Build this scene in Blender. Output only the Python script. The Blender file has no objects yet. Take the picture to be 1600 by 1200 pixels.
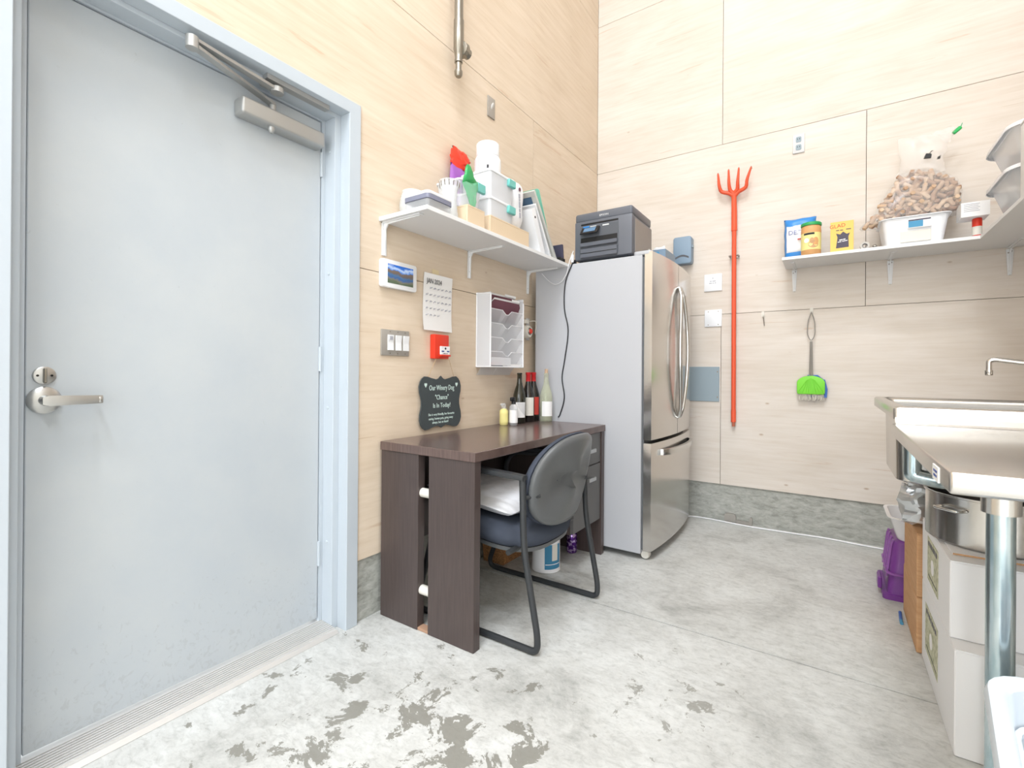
import bpy, bmesh, math, random
from mathutils import Vector, Matrix, noise
random.seed(7)
sc = bpy.context.scene
COL = sc.collection
PI = math.pi

# ------------------------------------------------------------------ camera
F_PX, CY_PX = 745.45, 581.77
YAW, PITCH, ROLL = 0.5917, -0.0008, 0.0075
CAM = Vector((1.6359, -3.6872, 1.05))
fw = Vector((-math.sin(YAW)*math.cos(PITCH), math.cos(YAW)*math.cos(PITCH), -math.sin(PITCH)))
rt = Vector((math.cos(YAW), math.sin(YAW), 0)); up = rt.cross(fw)
rt2 = rt*math.cos(ROLL) + up*math.sin(ROLL); up2 = -rt*math.sin(ROLL) + up*math.cos(ROLL)
cd = bpy.data.cameras.new('camera'); cam = bpy.data.objects.new('camera', cd); COL.objects.link(cam)
m = Matrix((rt2, up2, -fw)).transposed().to_4x4(); m.translation = CAM; cam.matrix_world = m
cd.sensor_width = 36; cd.lens = 36*F_PX/1600; cd.shift_y = (CY_PX-600)/1600; cd.clip_start = .02
sc.camera = cam

# ------------------------------------------------------------------ world, exposure
w = bpy.data.worlds.new('world'); sc.world = w; w.use_nodes = True
w.node_tree.nodes['Background'].inputs[0].default_value = (0.93, 0.97, 1.0, 1)
w.node_tree.nodes['Background'].inputs[1].default_value = 8.0
vs = sc.view_settings; vs.view_transform = 'Standard'; vs.look = 'None'; vs.gamma = 1; vs.use_curve_mapping = False
vs.exposure = -0.96
LAMPS = [((1.15, -3.4, 6.20), 170), ((2.2, -4.9, 6.20), 220), ((1.4, -6.4, 6.20), 220), ((4.6, -4.6, 6.20), 150)]   # ceiling fixtures: place, watts

# ------------------------------------------------------------------ helpers
def lin(c):
    return tuple((v/12.92 if v <= .04045 else ((v+.055)/1.055)**2.4) for v in c)
def rgb(r, g, b): return lin((r/255, g/255, b/255)) + (1,)
MATS = {}
def mat(name, col, rough=.5, metal=0., spec=.5, trans=0., alpha=1., ior=1.45, emit=None, estr=0., coat=0., sub=None):
    m = bpy.data.materials.new(name); m.use_nodes = True
    b = m.node_tree.nodes['Principled BSDF']; I = b.inputs
    I['Base Color'].default_value = rgb(*col); I['Roughness'].default_value = rough; I['Metallic'].default_value = metal
    I['Specular IOR Level'].default_value = spec; I['Transmission Weight'].default_value = trans
    I['Alpha'].default_value = alpha; I['IOR'].default_value = ior; I['Coat Weight'].default_value = coat
    if emit: I['Emission Color'].default_value = rgb(*emit); I['Emission Strength'].default_value = estr
    MATS[name] = m; return m
def N(m, t, **kw):
    n = m.node_tree.nodes.new(t)
    for k, v in kw.items(): setattr(n, k, v)
    return n
def L(m, a, b): m.node_tree.links.new(a, b)
def bsdf(m): return m.node_tree.nodes['Principled BSDF']
def ramp(m, stops, fac):
    r = N(m, 'ShaderNodeValToRGB'); e = r.color_ramp.elements
    while len(e) < len(stops): e.new(.5)
    for i, (p, c) in enumerate(stops): e[i].position = p; e[i].color = c
    L(m, fac, r.inputs[0]); return r
def coords(m, scale, rand=True, loc=(0, 0, 0)):
    tc = N(m, 'ShaderNodeTexCoord'); mp = N(m, 'ShaderNodeMapping'); mp.inputs['Scale'].default_value = scale
    mp.inputs['Location'].default_value = loc
    if rand:
        oi = N(m, 'ShaderNodeObjectInfo'); mu = N(m, 'ShaderNodeVectorMath', operation='MULTIPLY')
        cx = N(m, 'ShaderNodeCombineXYZ')
        for i in range(3): L(m, oi.outputs['Random'], cx.inputs[i])
        mu.inputs[1].default_value = (13, 17, 29); L(m, cx.outputs[0], mu.inputs[0])
        ad = N(m, 'ShaderNodeVectorMath', operation='ADD'); L(m, tc.outputs['Object'], ad.inputs[0]); L(m, mu.outputs[0], ad.inputs[1])
        L(m, ad.outputs[0], mp.inputs[0])
    else: L(m, tc.outputs['Object'], mp.inputs[0])
    return mp.outputs[0]
def noise_n(m, vec, scale, detail=4, rough=.5, dist=0.):
    n = N(m, 'ShaderNodeTexNoise'); n.inputs['Scale'].default_value = scale; n.inputs['Detail'].default_value = detail
    n.inputs['Roughness'].default_value = rough; n.inputs['Distortion'].default_value = dist
    L(m, vec, n.inputs['Vector']); return n.outputs['Fac']
def mixc(m, fac, a, b, mode='MIX'):
    x = N(m, 'ShaderNodeMix', data_type='RGBA', blend_type=mode)
    for s, i in ((fac, 0), (a, 6), (b, 7)):
        if hasattr(s, 'links'): L(m, s, x.inputs[i])
        else: x.inputs[i].default_value = s
    return x.outputs[2]
def mth(m, op, a, b=0.):
    x = N(m, 'ShaderNodeMath', operation=op)
    for s, i in ((a, 0), (b, 1)):
        if hasattr(s, 'links'): L(m, s, x.inputs[i])
        else: x.inputs[i].default_value = s
    return x.outputs[0]
def bump(m, h, strength=.2, dist=.01):
    b = N(m, 'ShaderNodeBump'); b.inputs['Strength'].default_value = strength; b.inputs['Distance'].default_value = dist
    L(m, h, b.inputs['Height']); L(m, b.outputs[0], bsdf(m).inputs['Normal'])

BASE = {}
def tagset(o, label=None, cat=None, group=None, kind=None):
    if label: o['label'] = label
    if cat: o['category'] = cat
    if group: o['group'] = group
    if kind: o['kind'] = kind
    return o
def thing(name, label, cat, loc=(0, 0, 0), rotz=0, group=None):
    o = bpy.data.objects.new(name, None); COL.objects.link(o); o.empty_display_size = .05
    o.location = loc; o.rotation_euler = (0, 0, rotz); BASE[o] = Vector(loc) if rotz == 0 else Vector((0, 0, 0))
    return tagset(o, label, cat, group)
def obj(name, bm, material, parent=None, smooth=False, label=None):
    me = bpy.data.meshes.new(name)
    if parent is not None:
        off = BASE[parent]
        if off.length: bmesh.ops.translate(bm, verts=bm.verts, vec=-off)
    bmesh.ops.recalc_face_normals(bm, faces=bm.faces)
    bm.to_mesh(me); bm.free()
    me.materials.append(MATS[material] if isinstance(material, str) else material)
    if smooth:
        for p in me.polygons: p.use_smooth = True
        try: me.set_sharp_from_angle(angle=math.radians(smooth if smooth > 1 else 40))
        except Exception: pass
    o = bpy.data.objects.new(name, me); COL.objects.link(o)
    if parent is not None: o.parent = parent; BASE[o] = BASE[parent]
    else: BASE[o] = Vector((0, 0, 0))
    if label: o['label'] = label
    return o
def B(): return bmesh.new()
def box(bm, x0, x1, y0, y1, z0, z1, bev=0., seg=1, M=None):
    r = bmesh.ops.create_cube(bm, size=1)
    vs_ = r['verts']
    T = Matrix.Translation(((x0+x1)/2, (y0+y1)/2, (z0+z1)/2)) @ Matrix.Diagonal((abs(x1-x0), abs(y1-y0), abs(z1-z0), 1))
    bmesh.ops.transform(bm, matrix=T, verts=vs_)
    if bev:
        es = list({e for v in vs_ for e in v.link_edges})
        rr = bmesh.ops.bevel(bm, geom=es, offset=bev, segments=seg, affect='EDGES', profile=.5)
        vs_ = list(set(vs_) | set(rr['verts']))
        vs_ = [v for v in vs_ if v.is_valid]
    if M is not None: bmesh.ops.transform(bm, matrix=M, verts=vs_)
    return bm
def bx(*a, **k): return box(B(), *a, **k)
def tube(bm, pts, r, seg=10, cap=True):
    pts = [Vector(p) for p in pts]; rs = r if isinstance(r, (list, tuple)) else [r]*len(pts)
    prev = None; rings = []
    for i, p in enumerate(pts):
        t = (pts[min(i+1, len(pts)-1)] - pts[max(i-1, 0)]).normalized()
        if prev is None:
            a = Vector((0, 0, 1)) if abs(t.z) < .9 else Vector((1, 0, 0))
            u = t.cross(a).normalized()
        else: u = (prev - t*prev.dot(t)).normalized()
        prev = u; v = t.cross(u)
        rings.append([bm.verts.new(p + (u*math.cos(k*2*PI/seg) + v*math.sin(k*2*PI/seg))*rs[i]) for k in range(seg)])
    for a, b in zip(rings, rings[1:]):
        for k in range(seg): bm.faces.new((a[k], a[(k+1) % seg], b[(k+1) % seg], b[k]))
    if cap: bm.faces.new(rings[0][::-1]); bm.faces.new(rings[-1])
    return bm
def smooth_path(pts, n=6, it=None):
    P = [Vector(p) for p in pts]; out = []
    for i in range(len(P)-1):
        p0, p1, p2, p3 = P[max(i-1, 0)], P[i], P[i+1], P[min(i+2, len(P)-1)]
        for k in range(n):
            t = k/n
            out.append(.5*((2*p1) + (-p0+p2)*t + (2*p0-5*p1+4*p2-p3)*t*t + (-p0+3*p1-3*p2+p3)*t**3))
    out.append(P[-1]); return out
def fillet(pts, r, n=6):
    P = [Vector(p) for p in pts]; out = [P[0]]
    for i in range(1, len(P)-1):
        a = (P[i-1]-P[i]); b = (P[i+1]-P[i]); rr = min(r, a.length*.48, b.length*.48)
        A = P[i]+a.normalized()*rr; Bq = P[i]+b.normalized()*rr
        for k in range(n+1):
            t = k/n; out.append(A*(1-t)**2 + P[i]*2*t*(1-t) + Bq*t*t)
    out.append(P[-1]); return out
def lathe(bm, prof, c, seg=24, axis='z', cap0=True, cap1=True):
    c = Vector(c); rings = []
    for r, z in prof:
        ring = []
        for k in range(seg):
            a = 2*PI*k/seg; x, y = r*math.cos(a), r*math.sin(a)
            d = {'z': (x, y, z), 'y': (x, z, y), 'x': (z, x, y)}[axis]
            ring.append(bm.verts.new(c+Vector(d)))
        rings.append(ring)
    for a, b in zip(rings, rings[1:]):
        for k in range(seg): bm.faces.new((a[k], a[(k+1) % seg], b[(k+1) % seg], b[k]))
    if cap0: bm.faces.new(rings[0][::-1])
    if cap1: bm.faces.new(rings[-1])
    return bm
def prism(bm, poly, axis, d0, d1, bev=0.):
    """poly in the two other axes (in xyz order), extruded from d0 to d1"""
    def p3(p, d): return {'x': (d, p[0], p[1]), 'y': (p[0], d, p[1]), 'z': (p[0], p[1], d)}[axis]
    a = [bm.verts.new(p3(p, d0)) for p in poly]; b = [bm.verts.new(p3(p, d1)) for p in poly]
    fa = bm.faces.new(a); fb = bm.faces.new(b[::-1]); n = len(poly)
    for k in range(n): bm.faces.new((a[k], b[k], b[(k+1) % n], a[(k+1) % n]))
    if bev:
        es = list(set(fa.edges) | set(fb.edges))
        bmesh.ops.recalc_face_normals(bm, faces=bm.faces)
        bmesh.ops.bevel(bm, geom=es, offset=bev, segments=2, affect='EDGES', profile=.5)
    return bm
def rrect(x0, x1, y0, y1, r, n=5):
    out = []
    for cx, cy, a0 in ((x1-r, y1-r, 0), (x0+r, y1-r, 90), (x0+r, y0+r, 180), (x1-r, y0+r, 270)):
        for k in range(n+1):
            a = math.radians(a0+90*k/n); out.append((cx+r*math.cos(a), cy+r*math.sin(a)))
    return out
def loft(bm, loops, cap0=True, cap1=True):
    R = [[bm.verts.new(p) for p in lp] for lp in loops]
    for a, b in zip(R, R[1:]):
        n = len(a)
        for k in range(n): bm.faces.new((a[k], a[(k+1) % n], b[(k+1) % n], b[k]))
    if cap0: bm.faces.new(R[0][::-1])
    if cap1: bm.faces.new(R[-1])
    return bm
def xf(bm, M): bmesh.ops.transform(bm, matrix=M, verts=bm.verts); return bm
def pillow(bm, w, h, d, nx=14, nz=14, wr=.0, seed=0., pinch=.5, top=None):
    """soft bag: width along x, height along z (0..h), depth along y"""
    F, K = [], []
    for j in range(nz+1):
        ra, rb = [], []
        for i in range(nx+1):
            u = i/nx*2-1; v = j/nz*2-1
            e = max(0, (1-abs(u)**3))*max(0, (1-abs(v)**3)); t = d/2*e**pinch if e > 0 else 0
            n1 = noise.noise(Vector((u*2.3+seed, v*2.3, seed*1.7))); n2 = noise.noise(Vector((u*2.1-seed, v*2.6, seed+9)))
            sx = 1 if top is None else top(j/nz)
            x = u*w/2*sx + wr*.5*n1; z = (v+1)/2*h + wr*.5*n2
            ra.append((x, -t*(1+wr*9*n1), z)); rb.append((x, t*(1+wr*9*n2), z))
        F.append(ra); K.append(rb)
    vf = [[bm.verts.new(p) for p in r] for r in F]; vk = [[bm.verts.new(p) for p in r] for r in K]
    for j in range(nz):
        for i in range(nx):
            bm.faces.new((vf[j][i], vf[j][i+1], vf[j+1][i+1], vf[j+1][i])); bm.faces.new((vk[j][i], vk[j+1][i], vk[j+1][i+1], vk[j][i+1]))
    bmesh.ops.remove_doubles(bm, verts=bm.verts, dist=1e-5)
    return bm
AX = {'x': ((0, 1, 0), (0, 0, 1), (1, 0, 0)), 'y': ((1, 0, 0), (0, 0, 1), (0, -1, 0)), 'z': ((1, 0, 0), (0, 1, 0), (0, 0, 1)),
      '-x': ((0, -1, 0), (0, 0, 1), (-1, 0, 0))}
def text(name, s, size, material, parent, loc, face='x', align='CENTER', rot=0., ext=.0004, sx=1., local=False, label=None):
    cu = bpy.data.curves.new(name, 'FONT'); cu.body = s; cu.size = size; cu.align_x = align; cu.align_y = 'CENTER'; cu.extrude = ext
    cu.resolution_u = 2
    tmp = bpy.data.objects.new('tmp_text', cu); COL.objects.link(tmp)
    dg = bpy.context.evaluated_depsgraph_get(); me = bpy.data.meshes.new_from_object(tmp.evaluated_get(dg))
    bpy.data.objects.remove(tmp); bpy.data.curves.remove(cu)
    a, b, c = [Vector(v) for v in AX[face]]
    M = Matrix((a, b, c)).transposed().to_4x4() @ Matrix.Rotation(rot, 4, 'Z') @ Matrix.Diagonal((sx, 1, 1, 1))
    M.translation = Vector(loc)-BASE[parent]; me.transform(M)
    me.materials.clear(); me.materials.append(MATS[material])
    o = bpy.data.objects.new(name, me); COL.objects.link(o); o.parent = parent; BASE[o] = BASE[parent]
    if label: o['label'] = label
    return o
def print_bars(parent, material, face, loc, w_, h, words, name='print_line', rot=0., th_=.0005):
    """a line of illegible small print: word-like bars"""
    a, b, c = [Vector(v) for v in AX[face]]; M = Matrix((a, b, c)).transposed().to_4x4(); M.translation = Vector(loc); M = M @ Matrix.Rotation(rot, 4, 'Z')
    bm = B(); x = -w_/2; tot = sum(words)+(len(words)-1)*.5
    for k in words:
        l_ = w_*k/tot; box(bm, x, x+l_, -h/2, h/2, 0, th_, M=M); x += l_+w_*.5/tot
    o = obj(name, bm, material, parent); o['kind'] = 'stuff'; return o
def struct(name, bm, material, parent=None, smooth=False):
    o = obj(name, bm, material, parent, smooth)
    if parent is None: o['kind'] = 'structure'
    return o

# ------------------------------------------------------------------ materials
def ply(name, c1, c2, c3, heart=.35):
    m = mat(name, (225, 210, 190), .55, spec=.3)
    v = coords(m, (1.1, 1.1, 16)); f = noise_n(m, v, 3.2, 6, .6, .3)
    base = ramp(m, [(.25, rgb(*c2)), (.5, rgb(*c1)), (.8, rgb(*c3))], f).outputs[0]
    v2 = coords(m, (.8, .8, 2.2)); g = noise_n(m, v2, 2.0, 3, .5, .6)
    big = ramp(m, [(.35, (.94, .925, .90, 1)), (.65, (1.02, 1.02, 1.02, 1))], g).outputs[0]
    col = mixc(m, 1., base, big, 'MULTIPLY')
    v3 = coords(m, (1.6, 1.6, 60)); s = noise_n(m, v3, 2.2, 2, .5)
    st = ramp(m, [(.70, (1, 1, 1, 1)), (.76, (.82, .75, .68, 1))], s).outputs[0]
    col = mixc(m, .8, col, st, 'MULTIPLY')
    vo = N(m, 'ShaderNodeTexVoronoi'); vo.inputs['Scale'].default_value = 2.6; L(m, coords(m, (1, 1, 2.0)), vo.inputs['Vector'])
    kn = ramp(m, [(.018, (.62, .50, .40, 1)), (.045, (1, 1, 1, 1))], vo.outputs['Distance']).outputs[0]
    col = mixc(m, .8, col, kn, 'MULTIPLY')
    hw = noise_n(m, coords(m, (.8, .8, 9.0)), 1.9, 5, .6, .5)
    hm = ramp(m, [(.655, (0, 0, 0, 1)), (.70, (1, 1, 1, 1))], hw).outputs[0]
    col = mixc(m, mth(m, 'MULTIPLY', hm, heart), col, rgb(190, 152, 116))
    L(m, col, bsdf(m).inputs['Base Color']); bump(m, f, .06, .004)
    return m
ply('birch_plywood', (221, 212, 202), (215, 204, 192), (227, 219, 211))
ply('warm_plywood', (222, 205, 184), (215, 196, 173), (228, 212, 193))
mat('black_gap', (60, 45, 35), .9)
m = mat('concrete_wall', (150, 150, 143), .9, spec=.2)
f = noise_n(m, coords(m, (4, 4, 10)), 4.0, 10, .72, .4)
L(m, ramp(m, [(.28, rgb(134, 135, 127)), (.5, rgb(172, 173, 166)), (.75, rgb(200, 201, 195))], f).outputs[0], bsdf(m).inputs['Base Color']); bump(m, f, .4, .01)
# floor
m = mat('concrete_floor', (190, 190, 186), .55, spec=.35)
v = coords(m, (1, 1, 1), False)
n1 = noise_n(m, v, 3.2, 10, .7, .4)
vst = coords(m, (3.0, 6.0, 1), False); n2 = noise_n(m, vst, 6.0, 10, .75, .6)
c = ramp(m, [(.28, rgb(162, 162, 158)), (.46, rgb(195, 195, 191)), (.70, rgb(213, 214, 211))], n1).outputs[0]
c2_ = ramp(m, [(.32, (.74, .74, .73, 1)), (.50, (1, 1, 1, 1)), (.75, (1.04, 1.04, 1.04, 1))], n2).outputs[0]
c = mixc(m, .75, c, c2_, 'MULTIPLY')
n3 = noise_n(m, coords(m, (1.3, 2.2, 1), False), 22.0, 12, .8, .7)
c = mixc(m, .8, c, ramp(m, [(.34, (.72, .72, .71, 1)), (.47, (.97, .97, .97, 1)), (.65, (1.10, 1.10, 1.10, 1))], n3).outputs[0], 'MULTIPLY')
sep = N(m, 'ShaderNodeSeparateXYZ'); L(m, v, sep.inputs[0])
dx = mth(m, 'DIVIDE', mth(m, 'SUBTRACT', sep.outputs[0], .62), .85); dy = mth(m, 'DIVIDE', mth(m, 'SUBTRACT', sep.outputs[1], -2.72), .62)
dist = mth(m, 'SQRT', mth(m, 'ADD', mth(m, 'MULTIPLY', dx, dx), mth(m, 'MULTIPLY', dy, dy)))
ns = noise_n(m, v, 7.0, 12, .70, .4)
st = mth(m, 'SUBTRACT', ns, mth(m, 'MULTIPLY', mth(m, 'MAXIMUM', mth(m, 'SUBTRACT', dist, .25), 0), .16))
stf = ramp(m, [(.527, (0, 0, 0, 1)), (.540, (1, 1, 1, 1))], st).outputs[0]
ns2 = noise_n(m, coords(m, (1, 1, 1), False, (3.1, 1.7, 0)), 14.0, 10, .70, .6)
dx2 = mth(m, 'DIVIDE', mth(m, 'SUBTRACT', sep.outputs[0], 1.25), .35); dy2 = mth(m, 'DIVIDE', mth(m, 'SUBTRACT', sep.outputs[1], -2.1), .4)
d2 = mth(m, 'SQRT', mth(m, 'ADD', mth(m, 'MULTIPLY', dx2, dx2), mth(m, 'MULTIPLY', dy2, dy2)))
stf2 = ramp(m, [(.565, (0, 0, 0, 1)), (.585, (1, 1, 1, 1))], mth(m, 'SUBTRACT', ns2, mth(m, 'MULTIPLY', mth(m, 'MAXIMUM', mth(m, 'SUBTRACT', d2, .3), 0), .14))).outputs[0]
sm = mth(m, 'MAXIMUM', stf, mth(m, 'MULTIPLY', stf2, .85))
c = mixc(m, mth(m, 'MULTIPLY', sm, .85), c, rgb(128, 126, 117))
L(m, c, bsdf(m).inputs['Base Color']); bump(m, n2, .12, .004)
rr_ = mth(m, 'SUBTRACT', .6, mth(m, 'MULTIPLY', sm, .2)); L(m, rr_, bsdf(m).inputs['Roughness'])

m = mat('door_paint', (196, 204, 208), .38, spec=.4)
f = noise_n(m, coords(m, (1, 1, 1), False), 3, 6, .6); g = noise_n(m, coords(m, (1, 5, 4), False), 9, 4, .7, 1.2)
c = ramp(m, [(.3, rgb(183, 190, 196)), (.7, rgb(192, 197, 200))], f).outputs[0]
sepd = N(m, 'ShaderNodeSeparateXYZ'); tcd = N(m, 'ShaderNodeTexCoord'); L(m, tcd.outputs['Object'], sepd.inputs[0])
low = mth(m, 'MULTIPLY', mth(m, 'MAXIMUM', mth(m, 'SUBTRACT', .45, sepd.outputs[2]), 0), .35)
sc_ = ramp(m, [(.66, (0, 0, 0, 1)), (.74, (1, 1, 1, 1))], mth(m, 'ADD', g, low)).outputs[0]
c = mixc(m, mth(m, 'MULTIPLY', sc_, .22), c, rgb(150, 152, 152)); L(m, c, bsdf(m).inputs['Base Color'])
mat('frame_paint', (190, 198, 205), .4, spec=.4)
mat('closer_silver', (178, 178, 176), .38, .55)
mat('satin_chrome', (190, 190, 188), .28, .9)
mat('bright_steel', (205, 205, 203), .14, 1.)
m = mat('aluminium', (214, 212, 209), .4, .35)
m = mat('stainless', (206, 202, 197), .20, .95)
f = noise_n(m, coords(m, (1, 1, 60), False), 6, 3, .5); bump(m, f, .015, .002)
m = mat('stainless_bench', (200, 196, 190), .24, .92)
f = noise_n(m, coords(m, (2, 40, 40), False), 4, 4, .6); bump(m, f, .02, .002)
m = mat('galvanised', (176, 192, 196), .22, .92)
f = noise_n(m, coords(m, (30, 30, 6), False), 2, 4, .6)
L(m, ramp(m, [(.3, rgb(150, 172, 178)), (.7, rgb(205, 215, 217))], f).outputs[0], bsdf(m).inputs['Base Color'])
mat('dull_pipe', (150, 145, 135), .3, .85)
mat('white_paint', (232, 232, 232), .45)
mat('white_plastic', (238, 239, 241), .3)
mat('white_gloss', (240, 240, 242), .2)
mat('bin_white', (200, 208, 215), .4)
mat('off_white', (226, 222, 212), .5)
mat('paper_white', (242, 241, 240), .8, spec=.2)
mat('fridge_side', (186, 187, 191), .42, spec=.45)
mat('fridge_gasket', (95, 97, 100), .6)
mat('dark_grey_plastic', (88, 91, 97), .35)
mat('printer_body', (96, 99, 107), .34)
mat('printer_side', (150, 143, 137), .5)
mat('black_plastic', (24, 24, 26), .4)
mat('black_rubber', (40, 42, 46), .6)
mat('blue_grey_plastic', (128, 150, 170), .4)
mat('panel_grey', (150, 165, 173), .5)
m = mat('espresso', (70, 58, 55), .3, spec=.45)
f = noise_n(m, coords(m, (30, 30, 1.5)), 4, 5, .6)
L(m, ramp(m, [(.3, rgb(72, 62, 60)), (.7, rgb(82, 71, 68))], f).outputs[0], bsdf(m).inputs['Base Color'])
m = mat('espresso_top', (84, 68, 64), .22, spec=.5)
f = noise_n(m, coords(m, (24, 2, 2)), 4, 5, .6)
L(m, ramp(m, [(.3, rgb(88, 72, 68)), (.7, rgb(108, 91, 85))], f).outputs[0], bsdf(m).inputs['Base Color'])
mat('drawer_grey', (92, 90, 88), .38)
mat('bare_chipboard', (176, 140, 115), .9)
m = mat('chair_shell', (92, 94, 95), .34, spec=.5)
f = noise_n(m, coords(m, (1, 1, 1), False), 400, 2); bump(m, f, .15, .001)
m = mat('chair_fabric', (70, 75, 86), .95, spec=.15)
f = noise_n(m, coords(m, (1, 1, 1), False), 600, 2); bump(m, f, .4, .001)
mat('chair_tube', (52, 54, 56), .45)
m = mat('cushion_fabric', (236, 236, 238), .9, spec=.1)
f = noise_n(m, coords(m, (1, 1, 1), False), 14, 5); bump(m, f, .5, .01)
mat('orange_paint', (232, 92, 58), .38)
mat('worn_orange', (190, 110, 85), .5)
mat('red_plastic', (226, 60, 38), .4)
mat('red_foil', (196, 36, 40), .3)
mat('maroon_card', (118, 72, 84), .7)
mat('grey_plate', (170, 165, 158), .4, .35)
mat('grey_toggle', (208, 206, 202), .5)
mat('cream_plate', (214, 214, 214), .5)
mat('dark_ink', (50, 50, 55), .8)
mat('blue_ink', (60, 80, 150), .7)
mat('pale_ink', (172, 172, 180), .8)
mat('chalkboard', (74, 80, 82), .75, spec=.2)
mat('chalk', (214, 235, 228), .9)
mat('twine', (190, 160, 120), .9)
mat('masking_tape', (222, 205, 165), .8)
m = mat('dark_bottle', (38, 38, 26), .08, spec=.7, coat=.4)
m = mat('red_wine_bottle', (22, 20, 20), .08, spec=.7, coat=.4)
mat('clear_bottle', (226, 228, 196), .05, trans=.85)
mat('clear_glass', (244, 246, 246), .03, trans=1., ior=1.3)
mat('cork', (205, 178, 145), .9)
m = MATS['cork']; oi = N(m, 'ShaderNodeObjectInfo')
f = noise_n(m, coords(m, (1, 1, 1)), 130, 4)
cc = ramp(m, [(0., rgb(150, 112, 88)), (.5, rgb(196, 164, 136)), (1., rgb(222, 196, 168))], oi.outputs['Random']).outputs[0]
L(m, mixc(m, .6, cc, ramp(m, [(.35, (.72, .68, .66, 1)), (.6, (1, 1, 1, 1))], f).outputs[0], 'MULTIPLY'), bsdf(m).inputs['Base Color'])
def filmy(name, tint, fac, rough=.15):
    m = bpy.data.materials.new(name); m.use_nodes = True; MATS[name] = m
    nt = m.node_tree; b = bsdf(m); b.inputs['Base Color'].default_value = rgb(*tint); b.inputs['Roughness'].default_value = rough
    tr = N(m, 'ShaderNodeBsdfTransparent'); mx = N(m, 'ShaderNodeMixShader'); mx.inputs[0].default_value = fac
    L(m, tr.outputs[0], mx.inputs[1]); L(m, b.outputs[0], mx.inputs[2])
    L(m, mx.outputs[0], nt.nodes['Material Output'].inputs['Surface']); return m
filmy('clear_film', (244, 240, 236), .22, .12)
filmy('clear_tub', (240, 242, 244), .34, .2)
filmy('frosted_tub', (236, 238, 242), .72, .3)
filmy('white_mesh', (246, 247, 250), .55, .5)
filmy('glass_film', (236, 240, 240), .36, .06)
filmy('bin_shell', (238, 240, 243), .55, .25)
filmy('green_film', (110, 200, 150), .55, .2)
mat('teal_plastic', (112, 190, 182), .35)
mat('mint_card', (140, 212, 186), .6)
mat('light_wood', (224, 202, 172), .6)
mat('silver_frame', (204, 204, 198), .45, .2)
mat('blue_photo', (96, 128, 158), .4)
mat('dark_purple', (70, 66, 86), .5)
mat('purple_plastic', (122, 62, 146), .35)
mat('purple_foil', (150, 90, 170), .35)
mat('purple_can', (92, 42, 130), .22, .6)
m = MATS['purple_can']; f = noise_n(m, coords(m, (1, 1, 1)), 60, 3)
L(m, ramp(m, [(.5, rgb(84, 36, 124)), (.58, rgb(196, 170, 214))], f).outputs[0], bsdf(m).inputs['Base Color'])
mat('brushed_lid', (190, 190, 192), .3, .9)
m = mat('cardboard', (205, 162, 122), .8, spec=.2)
f = noise_n(m, coords(m, (3, 3, 40)), 3, 4)
L(m, ramp(m, [(.3, rgb(198, 154, 114)), (.7, rgb(212, 170, 130))], f).outputs[0], bsdf(m).inputs['Base Color'])
m = mat('wicker_print', (168, 118, 72), .8)
f = noise_n(m, coords(m, (1, 1, 1)), 160, 4, .7)
L(m, ramp(m, [(.35, rgb(110, 70, 40)), (.5, rgb(170, 122, 78)), (.65, rgb(196, 148, 100))], f).outputs[0], bsdf(m).inputs['Base Color'])
mat('white_carton', (240, 240, 241), .6)
m = mat('olive_label', (190, 190, 160), .7)
f = noise_n(m, coords(m, (1, 1, 1)), 60, 4)
L(m, ramp(m, [(.4, rgb(168, 170, 138)), (.55, rgb(206, 205, 180))], f).outputs[0], bsdf(m).inputs['Base Color'])
mat('foil', (228, 233, 237), .25, .7)
mat('yellow_box', (240, 196, 104), .55)
mat('yellow_label', (236, 226, 150), .55)
mat('tan_label', (218, 165, 110), .55)
mat('green_lid', (50, 160, 90), .4)
mat('bright_green', (124, 214, 60), .45)
mat('green_clip', (40, 176, 90), .4)
mat('blue_plastic', (48, 98, 178), .4)
mat('pouch_blue', (54, 136, 210), .35)
mat('red_label', (205, 70, 60), .6)
mat('bag_grey', (80, 76, 90), .6)
mat('blue_label', (62, 132, 170), .6)
mat('paint_blue', (78, 150, 190), .6)
mat('grey_lid', (130, 132, 150), .5)
mat('bristle', (214, 208, 196), .9)
mat('steel_wire', (150, 146, 140), .35, .7)
mat('hall_paint', (232, 228, 220), .7)
mat('ceiling_white', (236, 236, 236), .8)
mat('lamp_housing', (230, 230, 230), .5)
mat('lamp_glow', (255, 255, 255), .5, emit=(255, 253, 248), estr=6.)
m = mat('landscape_screen', (90, 120, 160), .25, spec=.4)
tc = N(m, 'ShaderNodeTexCoord'); sp = N(m, 'ShaderNodeSeparateXYZ'); L(m, tc.outputs['Generated'], sp.inputs[0])
nz = noise_n(m, tc.outputs['Generated'], 4, 6, .65)
h = mth(m, 'ADD', sp.outputs[2], mth(m, 'MULTIPLY', mth(m, 'SUBTRACT', nz, .5), .45))
h = mth(m, 'SUBTRACT', h, mth(m, 'MULTIPLY', mth(m, 'ABSOLUTE', mth(m, 'SUBTRACT', sp.outputs[1], .6)), .25))
sc1 = ramp(m, [(0., rgb(90, 104, 84)), (.12, rgb(120, 118, 104)), (.24, rgb(60, 96, 150)), (.36, rgb(74, 110, 150)), (.44, rgb(104, 96, 92)), (.58, rgb(120, 104, 92)), (.62, rgb(70, 130, 214)), (.74, rgb(190, 210, 240)), (.85, rgb(46, 110, 205))], h).outputs[0]
L(m, sc1, bsdf(m).inputs['Base Color']); L(m, sc1, bsdf(m).inputs['Emission Color']); bsdf(m).inputs['Emission Strength'].default_value = .25

# ------------------------------------------------------------------ the shell
Z0, Z1, Z2, Z3, ZC = .26, 1.482, 2.704, 3.926, 6.6
XR, YF = 2.62, -7.0
G = .0015
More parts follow.
